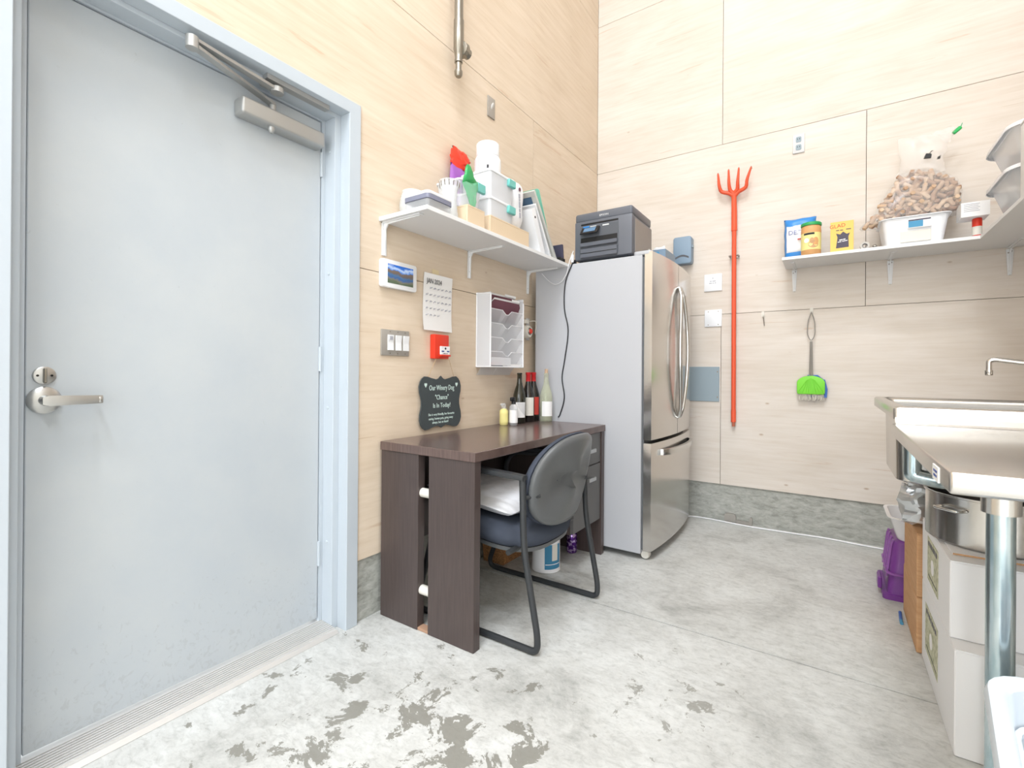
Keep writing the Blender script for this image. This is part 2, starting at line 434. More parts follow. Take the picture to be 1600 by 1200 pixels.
# floor: base with concrete slabs cut by a saw joint
fl = struct('floor', bx(-.2, 6, YF-.5, .25, -.12, -.02), 'concrete_wall')
JY = -1.657
for y0, y1 in ((JY+.003, .10), (-4.85, JY-.003), (YF-.4, -4.856)):
    obj('slab', bx(-.14, 6, y0, y1, -.02, 0), 'concrete_floor', fl)
# left wall: core with a door opening, plywood panels in front of it, concrete upstand at its foot
core = bx(-.20, -.024, -2.40, .05, 0, ZC); box(core, -.20, -.024, -3.46, -2.40, 2.15, ZC); box(core, -.20, -.024, YF, -3.46, 0, ZC)
wl = struct('wall_left', core, 'black_gap')
def ply_x(poly): return obj('plywood_panel', prism(B(), poly, 'x', -.018, 0), 'warm_plywood', wl)
def rect(a0, a1, b0, b1): return [(a0+G, b0+G), (a1-G, b0+G), (a1-G, b1-G), (a0+G, b1-G)]
ply_x(rect(-2.40, 0, Z0, Z1))
ply_x(rect(-1.023, 0, Z1, Z2))
ply_x([(-2.40+G, Z1+G), (-1.023-G, Z1+G), (-1.023-G, Z2-G), (-3.46, Z2-G), (-3.46, 2.15+G), (-2.40+G, 2.15+G)])
ply_x(rect(-2.44, 0, Z2, Z3)); ply_x(rect(-4.88, -2.44, Z2, Z3)); ply_x(rect(-2.44, 0, Z3, ZC)); ply_x(rect(-4.88, -2.44, Z3, ZC))
ply_x(rect(-5.9, -3.46, Z0, Z1)); ply_x(rect(-5.9, -3.46, Z1, Z2)); ply_x(rect(YF, -5.9, Z0, Z2)); ply_x(rect(YF, -4.88, Z2, ZC))
bl = bx(-.024, -.012, -2.40, .05, 0, Z0-.001); box(bl, -.024, -.012, YF, -3.46, 0, Z0-.001)
struct('baseboard_left', bl, 'concrete_wall')
# back wall
wb = struct('wall_back', bx(-.20, XR+.2, .026, .20, 0, ZC), 'black_gap')
def ply_y(a0, a1, b0, b1): return obj('plywood_panel', prism(B(), rect(a0, a1, b0, b1), 'y', 0, .018), 'birch_plywood', wb)
V1, V2 = .9686, 1.8025
for a in ((0, V1, Z0, Z1), (V1, XR, Z0, Z1), (0, V2, Z1, Z2), (V2, XR, Z1, Z2), (0, V1, Z2, Z3), (V1, XR, Z2, Z3), (0, V2, Z3, ZC), (V2, XR, Z3, ZC)): ply_y(*a)
struct('baseboard_back', bx(-.012, XR, .012, .026, 0, Z0-.001), 'concrete_wall')
# right wall (just outside the picture, carries the shelf return and the faucet)
wr_ = struct('wall_right', bx(XR+.02, XR+.2, -3.0, .2, 0, ZC), 'black_gap')
for a in ((-2.44, 0, Z0, Z1), (-1.22, 0, Z1, Z2), (-3.0, -1.22, Z1, Z2), (-2.44, 0, Z2, ZC), (-3.0, -2.44, Z0, Z1), (-3.0, -2.44, Z2, ZC)):
    obj('plywood_panel', prism(B(), rect(*a), 'x', XR, XR+.018), 'birch_plywood', wr_)
struct('baseboard_right', bx(XR+.012, XR+.02, -3.0, 0, 0, Z0-.001), 'concrete_wall')
fwb = bx(-.2, .4, YF-.5, YF-.4, 0, ZC); box(fwb, .4, 4.6, YF-.5, YF-.4, 3.6, ZC); box(fwb, 4.6, 6.2, YF-.5, YF-.4, 0, ZC)
struct('wall_front', fwb, 'hall_paint')      # unseen opening behind the camera, added to let sky fill light in
struct('wall_far_right', bx(6.0, 6.2, YF-.4, .2, 0, ZC), 'hall_paint')
struct('ceiling', bx(-.2, 6, YF-.5, .2, ZC, ZC+.1), 'ceiling_white')

# ceiling fixtures
for i, (p, wts) in enumerate(LAMPS):
    t = thing('linear_light_fixture', ['long white LED fixture hung above the desk and fridge', 'long white LED fixture hung over the middle of the room', 'long white LED fixture hung beyond the grey door', 'long white LED fixture hung beyond the end of the right wall'][i], 'ceiling light', p)
    x, y, z = p
    obj('housing', bx(x-.62, x+.62, y-.16, y+.16, z, z+.06, bev=.01), 'lamp_housing', t)
    obj('diffuser', bx(x-.59, x+.59, y-.13, y+.13, z-.012, z), 'lamp_glow', t)
    for s in (-1, 1): obj('suspension_rod', tube(B(), [(x+s*.5, y, z+.06), (x+s*.5, y, ZC)], .004, 6), 'dull_pipe', t)
    ld = bpy.data.lights.new('fixture_light', 'AREA'); ld.shape = 'RECTANGLE'; ld.size = 1.18; ld.size_y = .26; ld.energy = wts; ld.color = (.92, .98, 1.06)
    lo = bpy.data.objects.new('fixture_light', ld); COL.objects.link(lo); lo.parent = t; lo.location = (0, 0, -.02)

# ------------------------------------------------------------------ door
DX = -.12
fr = B()
YA, YB = -3.41, -2.455       # clear opening at the wall face
ZT = 2.10
prism(fr, [(-3.46, 0), (YA, 0), (YA, ZT), (YB, ZT), (YB, 0), (-2.40, 0), (-2.40, 2.15), (-3.46, 2.15)], 'x', -.05, .008, bev=.002)
prism(fr, [(-3.46, 0), (-3.385, 0), (-3.385, 2.085), (-2.482, 2.085), (-2.482, 0), (-2.40, 0), (-2.40, 2.15), (-3.46, 2.15)], 'x', -.115, -.05, bev=.002)
prism(fr, [(-3.46, 0), (-3.364, 0), (-3.364, 2.078), (-2.496, 2.078), (-2.496, 0), (-2.40, 0), (-2.40, 2.15), (-3.46, 2.15)], 'x', -.17, -.115)
tr1 = struct('trim_1', fr, 'frame_paint')
sb = B()
for z in (.35, .9, 1.45, 1.95): lathe(sb, [(.006, 0), (.006, .003), (.003, .004)], (-.085, -2.482, z), 10, 'y')
for v in sb.verts: v.co.y = -2.482 - (v.co.y + 2.482)
obj('frame_screw', sb, 'frame_paint', tr1)
d1 = struct('door_1', bx(DX-.045, DX, -3.361, -2.499, .034, 2.075, bev=.002), 'door_paint')
lv = obj('lever_handle', lathe(B(), [(.036, 0), (.036, .006), (.030, .011), (.014, .014), (.012, .05)], (DX, -3.325, .967), 28, 'x'), 'satin_chrome', d1, 40, label='satin silver lever handle on a round rose')
arm = B(); loft(arm, [[(DX+.050+a*.5, y, .967+b) for a, b in ((-.012*s, -.013*s), (.012*s, -.013*s), (.014*s, 0), (.012*s, .013*s), (-.012*s, .013*s), (-.014*s, 0))] for y, s in ((-3.338, .7), (-3.325, 1.05), (-3.25, .92), (-3.215, .85))])
box(arm, DX+.02, DX+.056, -3.226, -3.214, .956, .977, bev=.003)
obj('lever', arm, 'satin_chrome', lv, 50)
db = obj('deadbolt', lathe(B(), [(.024, 0), (.024, .004), (.021, .006)], (DX, -3.325, 1.033), 24, 'x'), 'satin_chrome', d1, 40)
obj('thumb_turn', bx(DX+.006, DX+.014, -3.329, -3.321, 1.013, 1.053, bev=.002), 'dull_pipe', db)
for s in (-1, 1): obj('screw', lathe(B(), [(.003, 0), (.003, .002)], (DX+.006, -3.325+s*.014, 1.033), 8, 'x'), 'black_plastic', db)
cl = obj('door_closer', bx(DX, DX+.062, -2.845, -2.520, 1.945, 2.005, bev=.009, seg=3), 'closer_silver', d1, 40)
obj('adjuster', lathe(B(), [(.012, 0), (.012, -.01), (.009, -.018), (.005, -.022)], (DX+.04, -2.73, 1.945), 14), 'closer_silver', cl, 40)
obj('spindle', lathe(B(), [(.012, 0), (.012, .035)], (DX+.03, -2.72, 2.005), 14), 'closer_silver', cl, 40)
ar = B(); el = (-.012, -3.02, 2.066)
for (a, b, w_) in (((DX+.03, -2.72, 2.036), (el[0], el[1], 2.056), .013), ((el[0], el[1], 2.074), (-.035, -2.735, 2.062), .012)):
    A, C_ = Vector(a), Vector(b); u = (C_-A).normalized(); n = Vector((-u.y, u.x, 0))
    loft(ar, [[P_+n*s1*w_+Vector((0, 0, s2*.005)) for s1, s2 in ((-1, -1), (1, -1), (1, 1), (-1, 1))] for P_ in (A, A*.5+C_*.5, C_)])
obj('closer_arm', ar, 'closer_silver', cl)
obj('arm_pivot', lathe(B(), [(.018, -.022), (.018, .014), (.012, .018)], el, 18), 'closer_silver', cl, 40)
pv = lathe(B(), [(.022, -.008), (.022, .010), (.014, .014)], (-.035, -2.735, 2.060), 18)
box(pv, -.075, -.052, -2.78, -2.70, 2.070, 2.0845, bev=.003); box(pv, -.049, -.02, -2.78, -2.53, 2.082, 2.0995)
obj('arm_shoe', pv, 'closer_silver', cl, 40)
hg = B()
for z in (.3, 1.1, 1.9): tube(hg, [(DX+.004, -2.4975, z-.05), (DX+.004, -2.4975, z+.05)], .006, 8)
obj('hinge', hg, 'frame_paint', d1, 40)
th = B(); pr = [(-.165, .001), (-.165, .022)]
for k in range(9):
    x = -.120+k*.011; pr += [(x, .022 - k*.0006), (x+.0065, .022-k*.0006), (x+.0065, .0165-k*.0006), (x+.0105, .0165-k*.0006)]
pr += [(-.012, .014), (-.002, .001)]
prism(th, pr, 'y', -3.384, -2.483)
struct('trim_2', th, 'aluminium')

# ------------------------------------------------------------------ left shelf
SZ = 1.703; ST = 1.721
t = thing('wall_shelf', 'long white wall shelf crowded with containers beside the grey door', 'shelf', (0, -1.68, SZ))
obj('shelf_board', bx(.001, .287, -2.297, -1.068, SZ, ST, bev=.001), 'white_paint', t)
def bracket_x(y, t, par=None):
    bm = B(); prism(bm, [(.002, SZ-.145), (.012, SZ-.145), (.016, SZ-.03), (.030, SZ-.012), (.22, SZ-.008), (.22, SZ-.001), (.002, SZ-.001)], 'y', y-.003, y+.003)
    box(bm, .002, .006, y-.013, y+.013, SZ-.145, SZ-.001); prism(bm, [(.002, SZ-.005), (.23, SZ-.005), (.23, SZ-.001), (.002, SZ-.001)], 'y', y-.013, y+.013)
    b = obj('bracket', bm, 'white_paint', t)
    for z in (SZ-.03, SZ-.11): obj('screw', lathe(B(), [(.004, 0), (.004, .002)], (.006, y, z), 8, 'x'), 'grey_plate', b)
for y in (-2.270, -1.680, -1.085): bracket_x(y, t)

# ------------------------------------------------------------------ things on the left wall
t = thing('wall_tablet', 'white framed touch screen showing a mountain lake, mounted under the shelf', 'screen', (0, -2.19, 1.42))
bm = prism(B(), rrect(-2.296, -2.088, 1.420, 1.543, .012), 'x', .001, .022, bev=.003); obj('casing', bm, 'white_plastic', t, 40)
obj('screen', bx(.022, .0228, -2.264, -2.112, 1.440, 1.524), 'landscape_screen', t)

t = thing('wall_calendar', 'paper wall calendar page headed JAN 2024 taped to the plywood', 'calendar', (0, -1.92, 1.253))
pg = B(); NX = 8
rows = [[(.004+.010*(abs(j/10-.5)*2)**3*(1-i/NX*.3)*(1 if j < 5 else .5), -2.026+i*.206/NX+ (1-j/10)*-.006, 1.253+j*.0278) for i in range(NX+1)] for j in range(11)]
V = [[pg.verts.new(p) for p in r] for r in rows]; V2_ = [[pg.verts.new((p[0]+.0008, p[1], p[2])) for p in r] for r in rows]
for j in range(10):
    for i in range(NX): pg.faces.new((V2_[j][i], V2_[j][i+1], V2_[j+1][i+1], V2_[j+1][i])); pg.faces.new((V[j][i+1], V[j][i], V[j+1][i], V[j+1][i+1]))
obj('page', pg, 'paper_white', t, 40)
text('lettering', 'JAN 2024', .034, 'dark_ink', t, (.0130, -2.012, 1.492), 'x', 'LEFT', 0, sx=.78)
days = B()
gx = [-2.005+.0275*i for i in range(7)]; gz = [1.462-.033*j for j in range(5)]
k = 0
for j in range(5):
    for i in range(7):
        if j == 0 and i == 0 or (j == 4 and i > 3): continue
        rng = random.Random(j*9+i)
        M_ = Matrix.Translation((.0085 if j < 1 else .0068, gx[i]+.004, gz[j])) @ Matrix.Rotation(.7 if rng.random() < .6 else -.6, 4, 'X')
        box(days, -.002, .0022, -.0050, .0050, -.0008, .0008, M=M_)
        box(days, -.002, .0022, -.0014, .0016, -.006, .001, M=Matrix.Translation((.0085 if j < 1 else .0068, gx[i]-.004, gz[j])) @ Matrix.Rotation(-.5, 4, 'X'))
dg_ = obj('date_grid', days, 'pale_ink', t); dg_['kind'] = 'stuff'
obj('tape', bx(.0016, .0024, -1.965, -1.918, 1.515, 1.556), 'masking_tape', t)

def plate_x(name, label, cat, y0, y1, z0, z1, mt='grey_plate'):
    t = thing(name, label, cat, (0, (y0+y1)/2, z0))
    obj('plate', bx(.0005, .008, y0, y1, z0, z1, bev=.003, seg=2), mt, t, 40); return t
t = plate_x('light_switch', 'triple rocker light switch in a grey metal plate next to the door frame', 'light switch', -2.284, -2.119, 1.122, 1.237)
for i in range(3):
    y = -2.249+i*.046
    r = obj('rocker', prism(B(), [(.008, 1.146), (.012, 1.146), (.0105, 1.18), (.014, 1.214), (.008, 1.214)], 'y', y-.0, y+.033), 'white_plastic', t)
    if i == 0: obj('sticker', bx(.0115, .0148, y+.008, y+.026, 1.192, 1.208), 'pale_ink', t)
for y in (-2.235, -2.19, -2.145):
    for z in (1.132, 1.228): obj('screw', lathe(B(), [(.003, 0), (.003, .001)], (.008, y, z), 8, 'x'), 'dull_pipe', t)
t = plate_x('light_switch', 'single toggle light switch in a grey plate high above the shelf', 'light switch', -1.528, -1.460, 2.508, 2.625)
obj('toggle', prism(B(), [(.008, 2.556), (.022, 2.580), (.020, 2.590), (.008, 2.578)], 'y', -1.499, -1.489), 'grey_toggle', t)
t = thing('fire_alarm_pull', 'red fire alarm pull station with a white label below the calendar', 'fire alarm', (0, -1.917, 1.116))
obj('casing', bx(.0005, .034, -1.975, -1.873, 1.116, 1.235, bev=.004, seg=2), 'red_plastic', t, 40)
hd = obj('pull_handle', bx(.034, .043, -1.943, -1.875, 1.136, 1.178, bev=.002), 'white_plastic', t)
obj('diamond_mark', prism(B(), [(-1.909, 1.160), (-1.902, 1.167), (-1.909, 1.174), (-1.916, 1.167)], 'x', .0431, .0436), 'dark_ink', hd)
print_bars(hd, 'blue_ink', 'x', (.0431, -1.928, 1.153), .018, .006, (1,)); print_bars(hd, 'blue_ink', 'x', (.0431, -1.890, 1.153), .018, .006, (1,)); print_bars(hd, 'dark_ink', 'x', (.0431, -1.909, 1.142), .03, .003, (2, 1))
obj('lip', bx(.034, .048, -1.945, -1.875, 1.128, 1.136, bev=.001), 'red_plastic', t)

# chalkboard
t = thing('chalkboard_sign', 'scalloped black chalkboard sign with white handwriting hanging above the desk', 'sign', (0, -1.91, .775))
half = [(0, .503), (.05, .452), (.10, .435), (.22, .462), (.30, .487), (.37, .492), (.42, .455), (.46, .40), (.485, .31), (.478, .20), (.455, .12), (.440, .04)]
R_ = [p for p in half] + [(x, -z) for x, z in half[::-1]][:-1] + [(0, -.480)]
poly = R_ + [(-x, z) for x, z in R_[::-1][1:-1]]
bc = (-1.9095, .900); W_, H_ = .305, .262
prism(B_ := B(), [(bc[0]+x*W_*1.02 + z*W_*-.02, bc[1]+z*H_) for x, z in poly], 'x', .012, .018)
brd = obj('board', B_, 'chalkboard', t)
for s, sz, y, z, sx in (('Our Winery Dog', .037, -1.905, .972, .70), ('"Chance"', .034, -1.905, .925, .78), ('Is In Today!', .032, -1.905, .885, .85),
                    ('She is very friendly, her favourite', .0165, -1.906, .842, .86), ('eating, human pets, going away', .0165, -1.910, .822, .86), ('always, but on leash!', .0165, -1.914, .803, .86)):
    text('lettering', s, sz, 'chalk', t, (.0184, y, z), sx=sx)
for y in (-2.020, -1.795):
    hb = prism(B(), [(y, .975), (y-.009, .988), (y-.008, .996), (y-.003, .997), (y, .992), (y+.003, .997), (y+.008, .996), (y+.009, .988)], 'x', .018, .0186)
    obj('chalk_heart', hb, 'chalk', t)
obj('hanging_string', tube(B(), [(.012, -2.01, 1.005), (.038, -1.972, 1.113), (.038, -1.876, 1.113), (.012, -1.80, 1.005)], .0012, 5), 'twine', t)

# mesh wall file holder
t = thing('wall_file_holder', 'white wire mesh file organiser with sloping pockets mounted above the bottles', 'file holder', (0, -1.45, 1.08))
MY0, MY1, MX = -1.612, -1.285, .10
for y in (MY0, MY1): obj('side_panel', bx(.002, MX, y-.0008, y+.0008, 1.083, 1.488), 'white_mesh', t)
obj('back_panel', bx(.002, .0035, MY0, MY1, 1.083, 1.49), 'white_mesh', t)
obj('bottom_tray', bx(.002, MX, MY0, MY1, 1.080, 1.0825), 'white_mesh', t)
for k in range(4):
    z = 1.40-.078*k; nb = B(); ym = (MY0+MY1)/2
    pts = [(MY0, z), (ym-.045, z), (ym-.012, z-.022), (ym+.012, z-.022), (ym+.045, z), (MY1, z)]
    a = [nb.verts.new((MX-.004, y, zz)) for y, zz in pts]; b = [nb.verts.new((.004, y, z-.13)) for y, zz in pts]
    for i in range(5): nb.faces.new((a[i], a[i+1], b[i+1], b[i]))
    pk = obj('pocket', nb, 'white_mesh', t)
    obj('rim_wire', tube(B(), [(MX-.004, y, zz) for y, zz in pts], .0024, 6), 'white_gloss', pk)
fw_ = B()
for y in (MY0, MY1):
    tube(fw_, [(MX, y, 1.082), (MX, y, 1.462 if y == MY1 else 1.478)], .004, 8); tube(fw_, [(.004, y, 1.082), (.004, y, 1.49)], .004, 8)
    tube(fw_, [(.004, y, 1.488), (MX, y, 1.478)], .0035, 8); tube(fw_, [(.004, y, 1.082), (MX, y, 1.082)], .004, 8)
for x in (.004, MX): tube(fw_, [(x, MY0, 1.082), (x, MY1, 1.082)], .004, 8)
obj('wire_frame', fw_, 'white_gloss', t, 40)
dvd = obj('drawer_front', bx(MX-.002, MX, MY0+.01, MY1-.13, 1.09, 1.135), 'white_mesh', t)
for i, (x, z, lab) in enumerate(((.022, 1.395, 'maroon folder with a pale tab at the back of the mesh file holder'), (.050, 1.365, 'maroon folder with a pale edge in the front pocket of the mesh file holder'))):
    f_ = thing('file_folder', lab, 'folder', (x, -1.45, z))
    y0, y1 = -1.588, -1.30
    for nm, dx_, mt, top in (('front_cover', .004, 'maroon_card', -.006), ('back_cover', 0, 'paper_white', .004)):
        fb = B(); loft(fb, [[(x+dx_+(zz-z)*.42+e, y, zz) for y, e in ((y0+c, 0), (y1-c, 0), (y1-c, .0012), (y0+c, .0012))] for zz, c in ((z-.02, .0), (z+.07, 0), (z+.095+top, .02))])
        obj(nm, fb, mt, f_)
    obj('tab', bx(x+.044, x+.047, -1.43+i*.03, -1.32, z+.095, z+.107), 'paper_white', f_)
t = thing('stapler', 'small red and black stapler lying in the tray of the mesh file holder', 'stapler', (.06, -1.52, 1.083))
obj('body', prism(B(), [(-1.58, 1.094), (-1.47, 1.094), (-1.475, 1.106), (-1.52, 1.112), (-1.575, 1.104)], 'x', .05, .072), 'red_plastic', t)
obj('base', bx(.048, .074, -1.585, -1.455, 1.0835, 1.093, bev=.002), 'black_plastic', t)
t = thing('paper_slip', 'folded white paper slip lying in the tray of the mesh file holder', 'paper', (.07, -1.35, 1.083))
obj('sheet', bx(.03, .094, -1.44, -1.295, 1.0835, 1.099), 'paper_white', t); t.children[0].name = 'sheet'

# plug and timer on the outlet at the fridge edge
t = thing('wall_outlet', 'pale outlet plate on the left wall close to the fridge', 'outlet', (0, -1.07, 1.27))
obj('plate', bx(.0005, .007, -1.10, -1.062, 1.26, 1.40, bev=.002), 'cream_plate', t)
pgo = thing('plug_timer', 'round white plug adapter with a red dial in the outlet by the fridge', 'plug', (.03, -1.12, 1.30))
obj('body', lathe(B(), [(.040, 0), (.040, .03), (.034, .042)], (.0075, -1.128, 1.310), 24, 'x'), 'off_white', pgo, 40)
dl = obj('dial', lathe(B(), [(.024, 0), (.020, .006)], (.0495, -1.128, 1.312), 20, 'x'), 'dull_pipe', pgo, 40)
obj('knob', lathe(B(), [(.017, 0), (.013, .007)], (.0555, -1.128, 1.312), 16, 'x'), 'red_plastic', dl, 40)
t = thing('power_plug', 'small cream power plug above the round plug adapter', 'plug', (.02, -1.125, 1.37))
obj('body', bx(.0075, .035, -1.150, -1.112, 1.362, 1.388, bev=.006, seg=2), 'off_white', t, 40)
obj('cord', tube(B(), smooth_path([(.03, -1.11, 1.375), (.05, -1.09, 1.38), (.06, -1.07, 1.37), (.05, -1.065, 1.30)], 5), .0025, 6), 'off_white', t)

# sprinkler pipe high on the left wall
t = thing('wall_pipe', 'short metal drain pipe with a union nut hanging high on the left wall', 'pipe', (.08, -1.87, 2.52))
obj('tube', lathe(B(), [(.015, 2.545), (.015, 2.60)], (.08, -1.87, 0), 16), 'dull_pipe', t, 40)
obj('end_cap', lathe(B(), [(.014, 2.522), (.019, 2.530), (.021, 2.548), (.019, 2.552)], (.08, -1.87, 0), 16), 'dull_pipe', t, 40)
obj('reducer', lathe(B(), [(.020, 2.592), (.020, 2.604), (.018, 2.61), (.021, 2.64), (.026, 2.655), (.026, 2.80), (.022, 2.81), (.022, 3.3)], (.08, -1.87, 0), 16), 'dull_pipe', t, 40)
obj('union_nut', lathe(B(), [(.022, 0), (.037, .006), (.037, .03), (.025, .04), (.025, .06)], (.085, -1.862, 2.668), 12, 'y'), 'dull_pipe', t, 30)
obj('wall_bracket', tube(B(), [(.0, -1.87, 3.0), (.06, -1.87, 3.0)], .008, 8), 'dull_pipe', t)


# ------------------------------------------------------------------ desk
DT = .750
t = thing('writing_desk', 'dark espresso wooden desk with a slotted end panel and two drawers', 'desk', (.28, -1.67, 0))
obj('desk_top', bx(.015, .535, -2.292, -1.066, DT-.036, DT, bev=.0015), 'espresso_top', t)
for x0, x1 in ((.019, .240), (.298, .531)): obj('end_board', bx(x0, x1, -2.288, -2.250, .001, DT-.0365, bev=.001), 'espresso', t)
for z in (.556, .158): obj('spacer_rod', tube(B(), [(.240, -2.262, z), (.298, -2.262, z)], .019, 18), 'off_white', t, 40)
obj('bottom_rail', bx(.240, .298, -2.285, -2.252, .001, .012), 'bare_chipboard', t)
obj('end_panel', bx(.019, .531, -1.108, -1.070, .001, DT-.0365, bev=.001), 'espresso', t)
obj('back_panel', bx(.030, .048, -2.249, -1.109, .28, DT-.0365), 'espresso', t)
pe = bx(.10, .505, -1.455, -1.110, .205, DT-.037)
obj('drawer_pedestal', pe, 'espresso', t)
for z0, z1 in ((.212, .535), (.541, DT-.040)):
    d = obj('drawer', bx(.505, .524, -1.452, -1.112, z0, z1, bev=.001), 'drawer_grey', t)
    zc = z1-.065 if z1 < .6 else (z0+z1)/2
    hb = bx(.548, .558, -1.325, -1.240, zc-.010, zc+.010, bev=.002); box(hb, .524, .549, -1.318, -1.306, zc-.006, zc+.006); box(hb, .524, .549, -1.259, -1.247, zc-.006, zc+.006)
    obj('handle', hb, 'satin_chrome', d)
    d['label'] = 'grey drawer front'

# bottles and small things on the desk
def bottle(name, label, x, y, glass, label_mat, cap_mat, h=.302, r=.039, rot=0, cap_h=.055, lz=(.035, .125), group=None, cork=False):
    t = thing(name, label, 'bottle', (x, y, DT+.0005)); z = DT+.0005
    pr = [(r*.86, z), (r, z+.006), (r, z+h*.50), (r*.94, z+h*.56), (r*.72, z+h*.66), (r*.48, z+h*.75), (r*.385, z+h*.82), (r*.36, z+h*.955), (r*.40, z+h*.96), (r*.40, z+h*.985), (r*.34, z+h*.99)]
    obj('glass', lathe(B(), pr, (x, y, 0), 28), glass, t, 50)
    if cap_mat: obj('capsule', lathe(B(), [(r*.39, z+h-cap_h), (r*.385, z+h*.95), (r*.425, z+h*.955), (r*.42, z+h+.001)], (x, y, 0), 20), cap_mat, t, 50)
    if cork: obj('cork', lathe(B(), [(r*.27, z+h*.985), (r*.27, z+h+.022)], (x, y, 0), 14), 'cork', t, 50)
    lb = B(); n = 10; a0 = rot-1.0; rows_ = []
    for zz in lz: rows_.append([(x+math.cos(a0+k*2.0/n)*(r+.0006), y+math.sin(a0+k*2.0/n)*(r+.0006), z+zz) for k in range(n+1)])
    v0 = [lb.verts.new(p) for p in rows_[0]]; v1 = [lb.verts.new(p) for p in rows_[1]]
    for k in range(n): lb.faces.new((v0[k], v0[k+1], v1[k+1], v1[k]))
    lo = obj('paper_label', lb, label_mat, t, 50)
    return t, lo, z
A_CAM = -1.0
def swoosh(t, x, y, r, z, a, mt):
    sb = B(); n = 8; top = []; bot = []
    for k in range(n+1):
        f = k/n; aa = a-.35+f*1.25; top.append(sb.verts.new((x+math.cos(aa)*(r+.0011), y+math.sin(aa)*(r+.0011), z+.122))); bot.append(sb.verts.new((x+math.cos(aa)*(r+.0011), y+math.sin(aa)*(r+.0011), z+.121-.075*(f**.6))))
    for k in range(n): sb.faces.new((bot[k], bot[k+1], top[k+1], top[k]))
    obj('label_print', sb, mt, t)
t, lo, z = bottle('wine_bottle', 'uncapped dark green wine bottle with a white label beside the spray bottles', .085, -1.298, 'dark_bottle', 'paper_white', None, rot=A_CAM); swoosh(t, .085, -1.298, .039, z, A_CAM, 'cream_plate')
bottle('wine_bottle', 'red capped black wine bottle with a cream label behind the dark bottle', .085, -1.200, 'red_wine_bottle', 'off_white', 'red_foil', rot=A_CAM, lz=(.04, .15))
bottle('wine_bottle', 'red capped black wine bottle with a red label nearest the fridge', .075, -1.121, 'red_wine_bottle', 'red_label', 'red_foil', rot=A_CAM, lz=(.04, .15))
MATS['clear_glass'].node_tree  # (kept)
filmy('white_wine', (216, 220, 186), .36, .04)
t, lo, z = bottle('wine_bottle', 'clear white wine bottle with a cork and pale label against the fridge', .165, -1.118, 'white_wine', 'paper_white', None, rot=A_CAM+.25, cork=True)
def spray(x, y, label, body, capm, h):
    t = thing('spray_bottle', label, 'bottle', (x, y, DT)); z = DT+.0005
    obj('body', lathe(B(), [(.020, z), (.024, z+.004), (.024, z+h*.66), (.014, z+h*.74), (.011, z+h*.76)], (x, y, 0), 20), body, t, 45)
    cp = lathe(B(), [(.013, z+h*.75), (.013, z+h*.85), (.010, z+h*.87)], (x, y, 0), 16); box(cp, x-.009, x+.009, y-.028, y+.012, z+h*.86, z+h, bev=.004)
    obj('pump_head', cp, capm, t, 45)
    obj('paper_label', lathe(B(), [(.0245, z+.015), (.0245, z+h*.55)], (x, y, 0), 20, cap0=False, cap1=False), 'yellow_label' if body != 'clear_tub' else 'paper_white', t, 45)
spray(.075, -1.445, 'small yellow labelled pump bottle next to the uncapped wine bottle', 'yellow_label', 'clear_tub', .125)
spray(.125, -1.420, 'small clear pump bottle with a black head next to the uncapped wine bottle', 'clear_tub', 'black_plastic', .160)

# ------------------------------------------------------------------ chair
t = thing('office_chair', 'black sled base armchair with a grey plastic back pushed under the desk', 'chair', (.42, -1.89, 0))
YN, YFr = -2.165, -1.622; TR = .0125
for y, s in ((YN, 1), (YFr, -1)):
    z0 = TR+.001
    pts = fillet([(.40, y, z0), (.735, y, z0), (.735, y, .075), (.672, y, .39), (.664, y, .652)], .075, 7)
    obj('rear_frame', tube(B(), pts, TR, 12), 'chair_tube', t, 50)
    pts = fillet([(.41, y, z0), (.10, y, z0), (.155, y, .16), (.215, y, .395), (.215, y, .58), (.26, y, .640), (.46, y, .645)], .06, 6)
    obj('front_frame', tube(B(), pts, TR*.98, 12), 'chair_tube', t, 50)
    am = B(); P_ = smooth_path([(.675, y, .652), (.62, y, .655), (.52, y, .658), (.40, y, .664), (.28, y, .655), (.225, y, .630)], 4)
    loft(am, [[p+Vector((0, a*w_, b)) for a, b in ((-1, -.008), (1, -.008), (1.05, .002), (.8, .010), (-.8, .010), (-1.05, .002))] for p, w_ in [(q, .017+.006*math.sin(i/len(P_)*PI)) for i, q in enumerate(P_)]])
    obj('armrest', am, 'chair_tube', t, 50)
obj('cross_bar', tube(B(), [(.60, YN, .355), (.60, YFr, .355)], .011, 10), 'chair_tube', t, 50)
obj('cross_bar', tube(B(), [(.23, YN, .385), (.23, YFr, .385)], .011, 10), 'chair_tube', t, 50)
# seat pad
sp_ = B(); yc = (YN+YFr)/2
def seat_loop(sx, sy, z, dip=0):
    out = []
    for k in range(36):
        a = 2*PI*k/36; c_, s_ = math.cos(a), math.sin(a)
        x = .425+.245*sx*math.copysign(abs(c_)**.7, c_); y = yc+.255*sy*math.copysign(abs(s_)**.7, s_)
        out.append((x, y, z - .055*((x-.2)/.45) + dip))
    return out
loft(sp_, [seat_loop(.90, .90, .395), seat_loop(1, 1, .412), seat_loop(1.02, 1.02, .438), seat_loop(.99, .99, .465), seat_loop(.90, .90, .482), seat_loop(.6, .6, .486)])
obj('seat', sp_, 'chair_fabric', t, 60)
obj('seat_shell', loft(B(), [seat_loop(.7, .7, .375), seat_loop(.96, .96, .385), seat_loop(.97, .97, .402)]), 'chair_shell', t, 60)
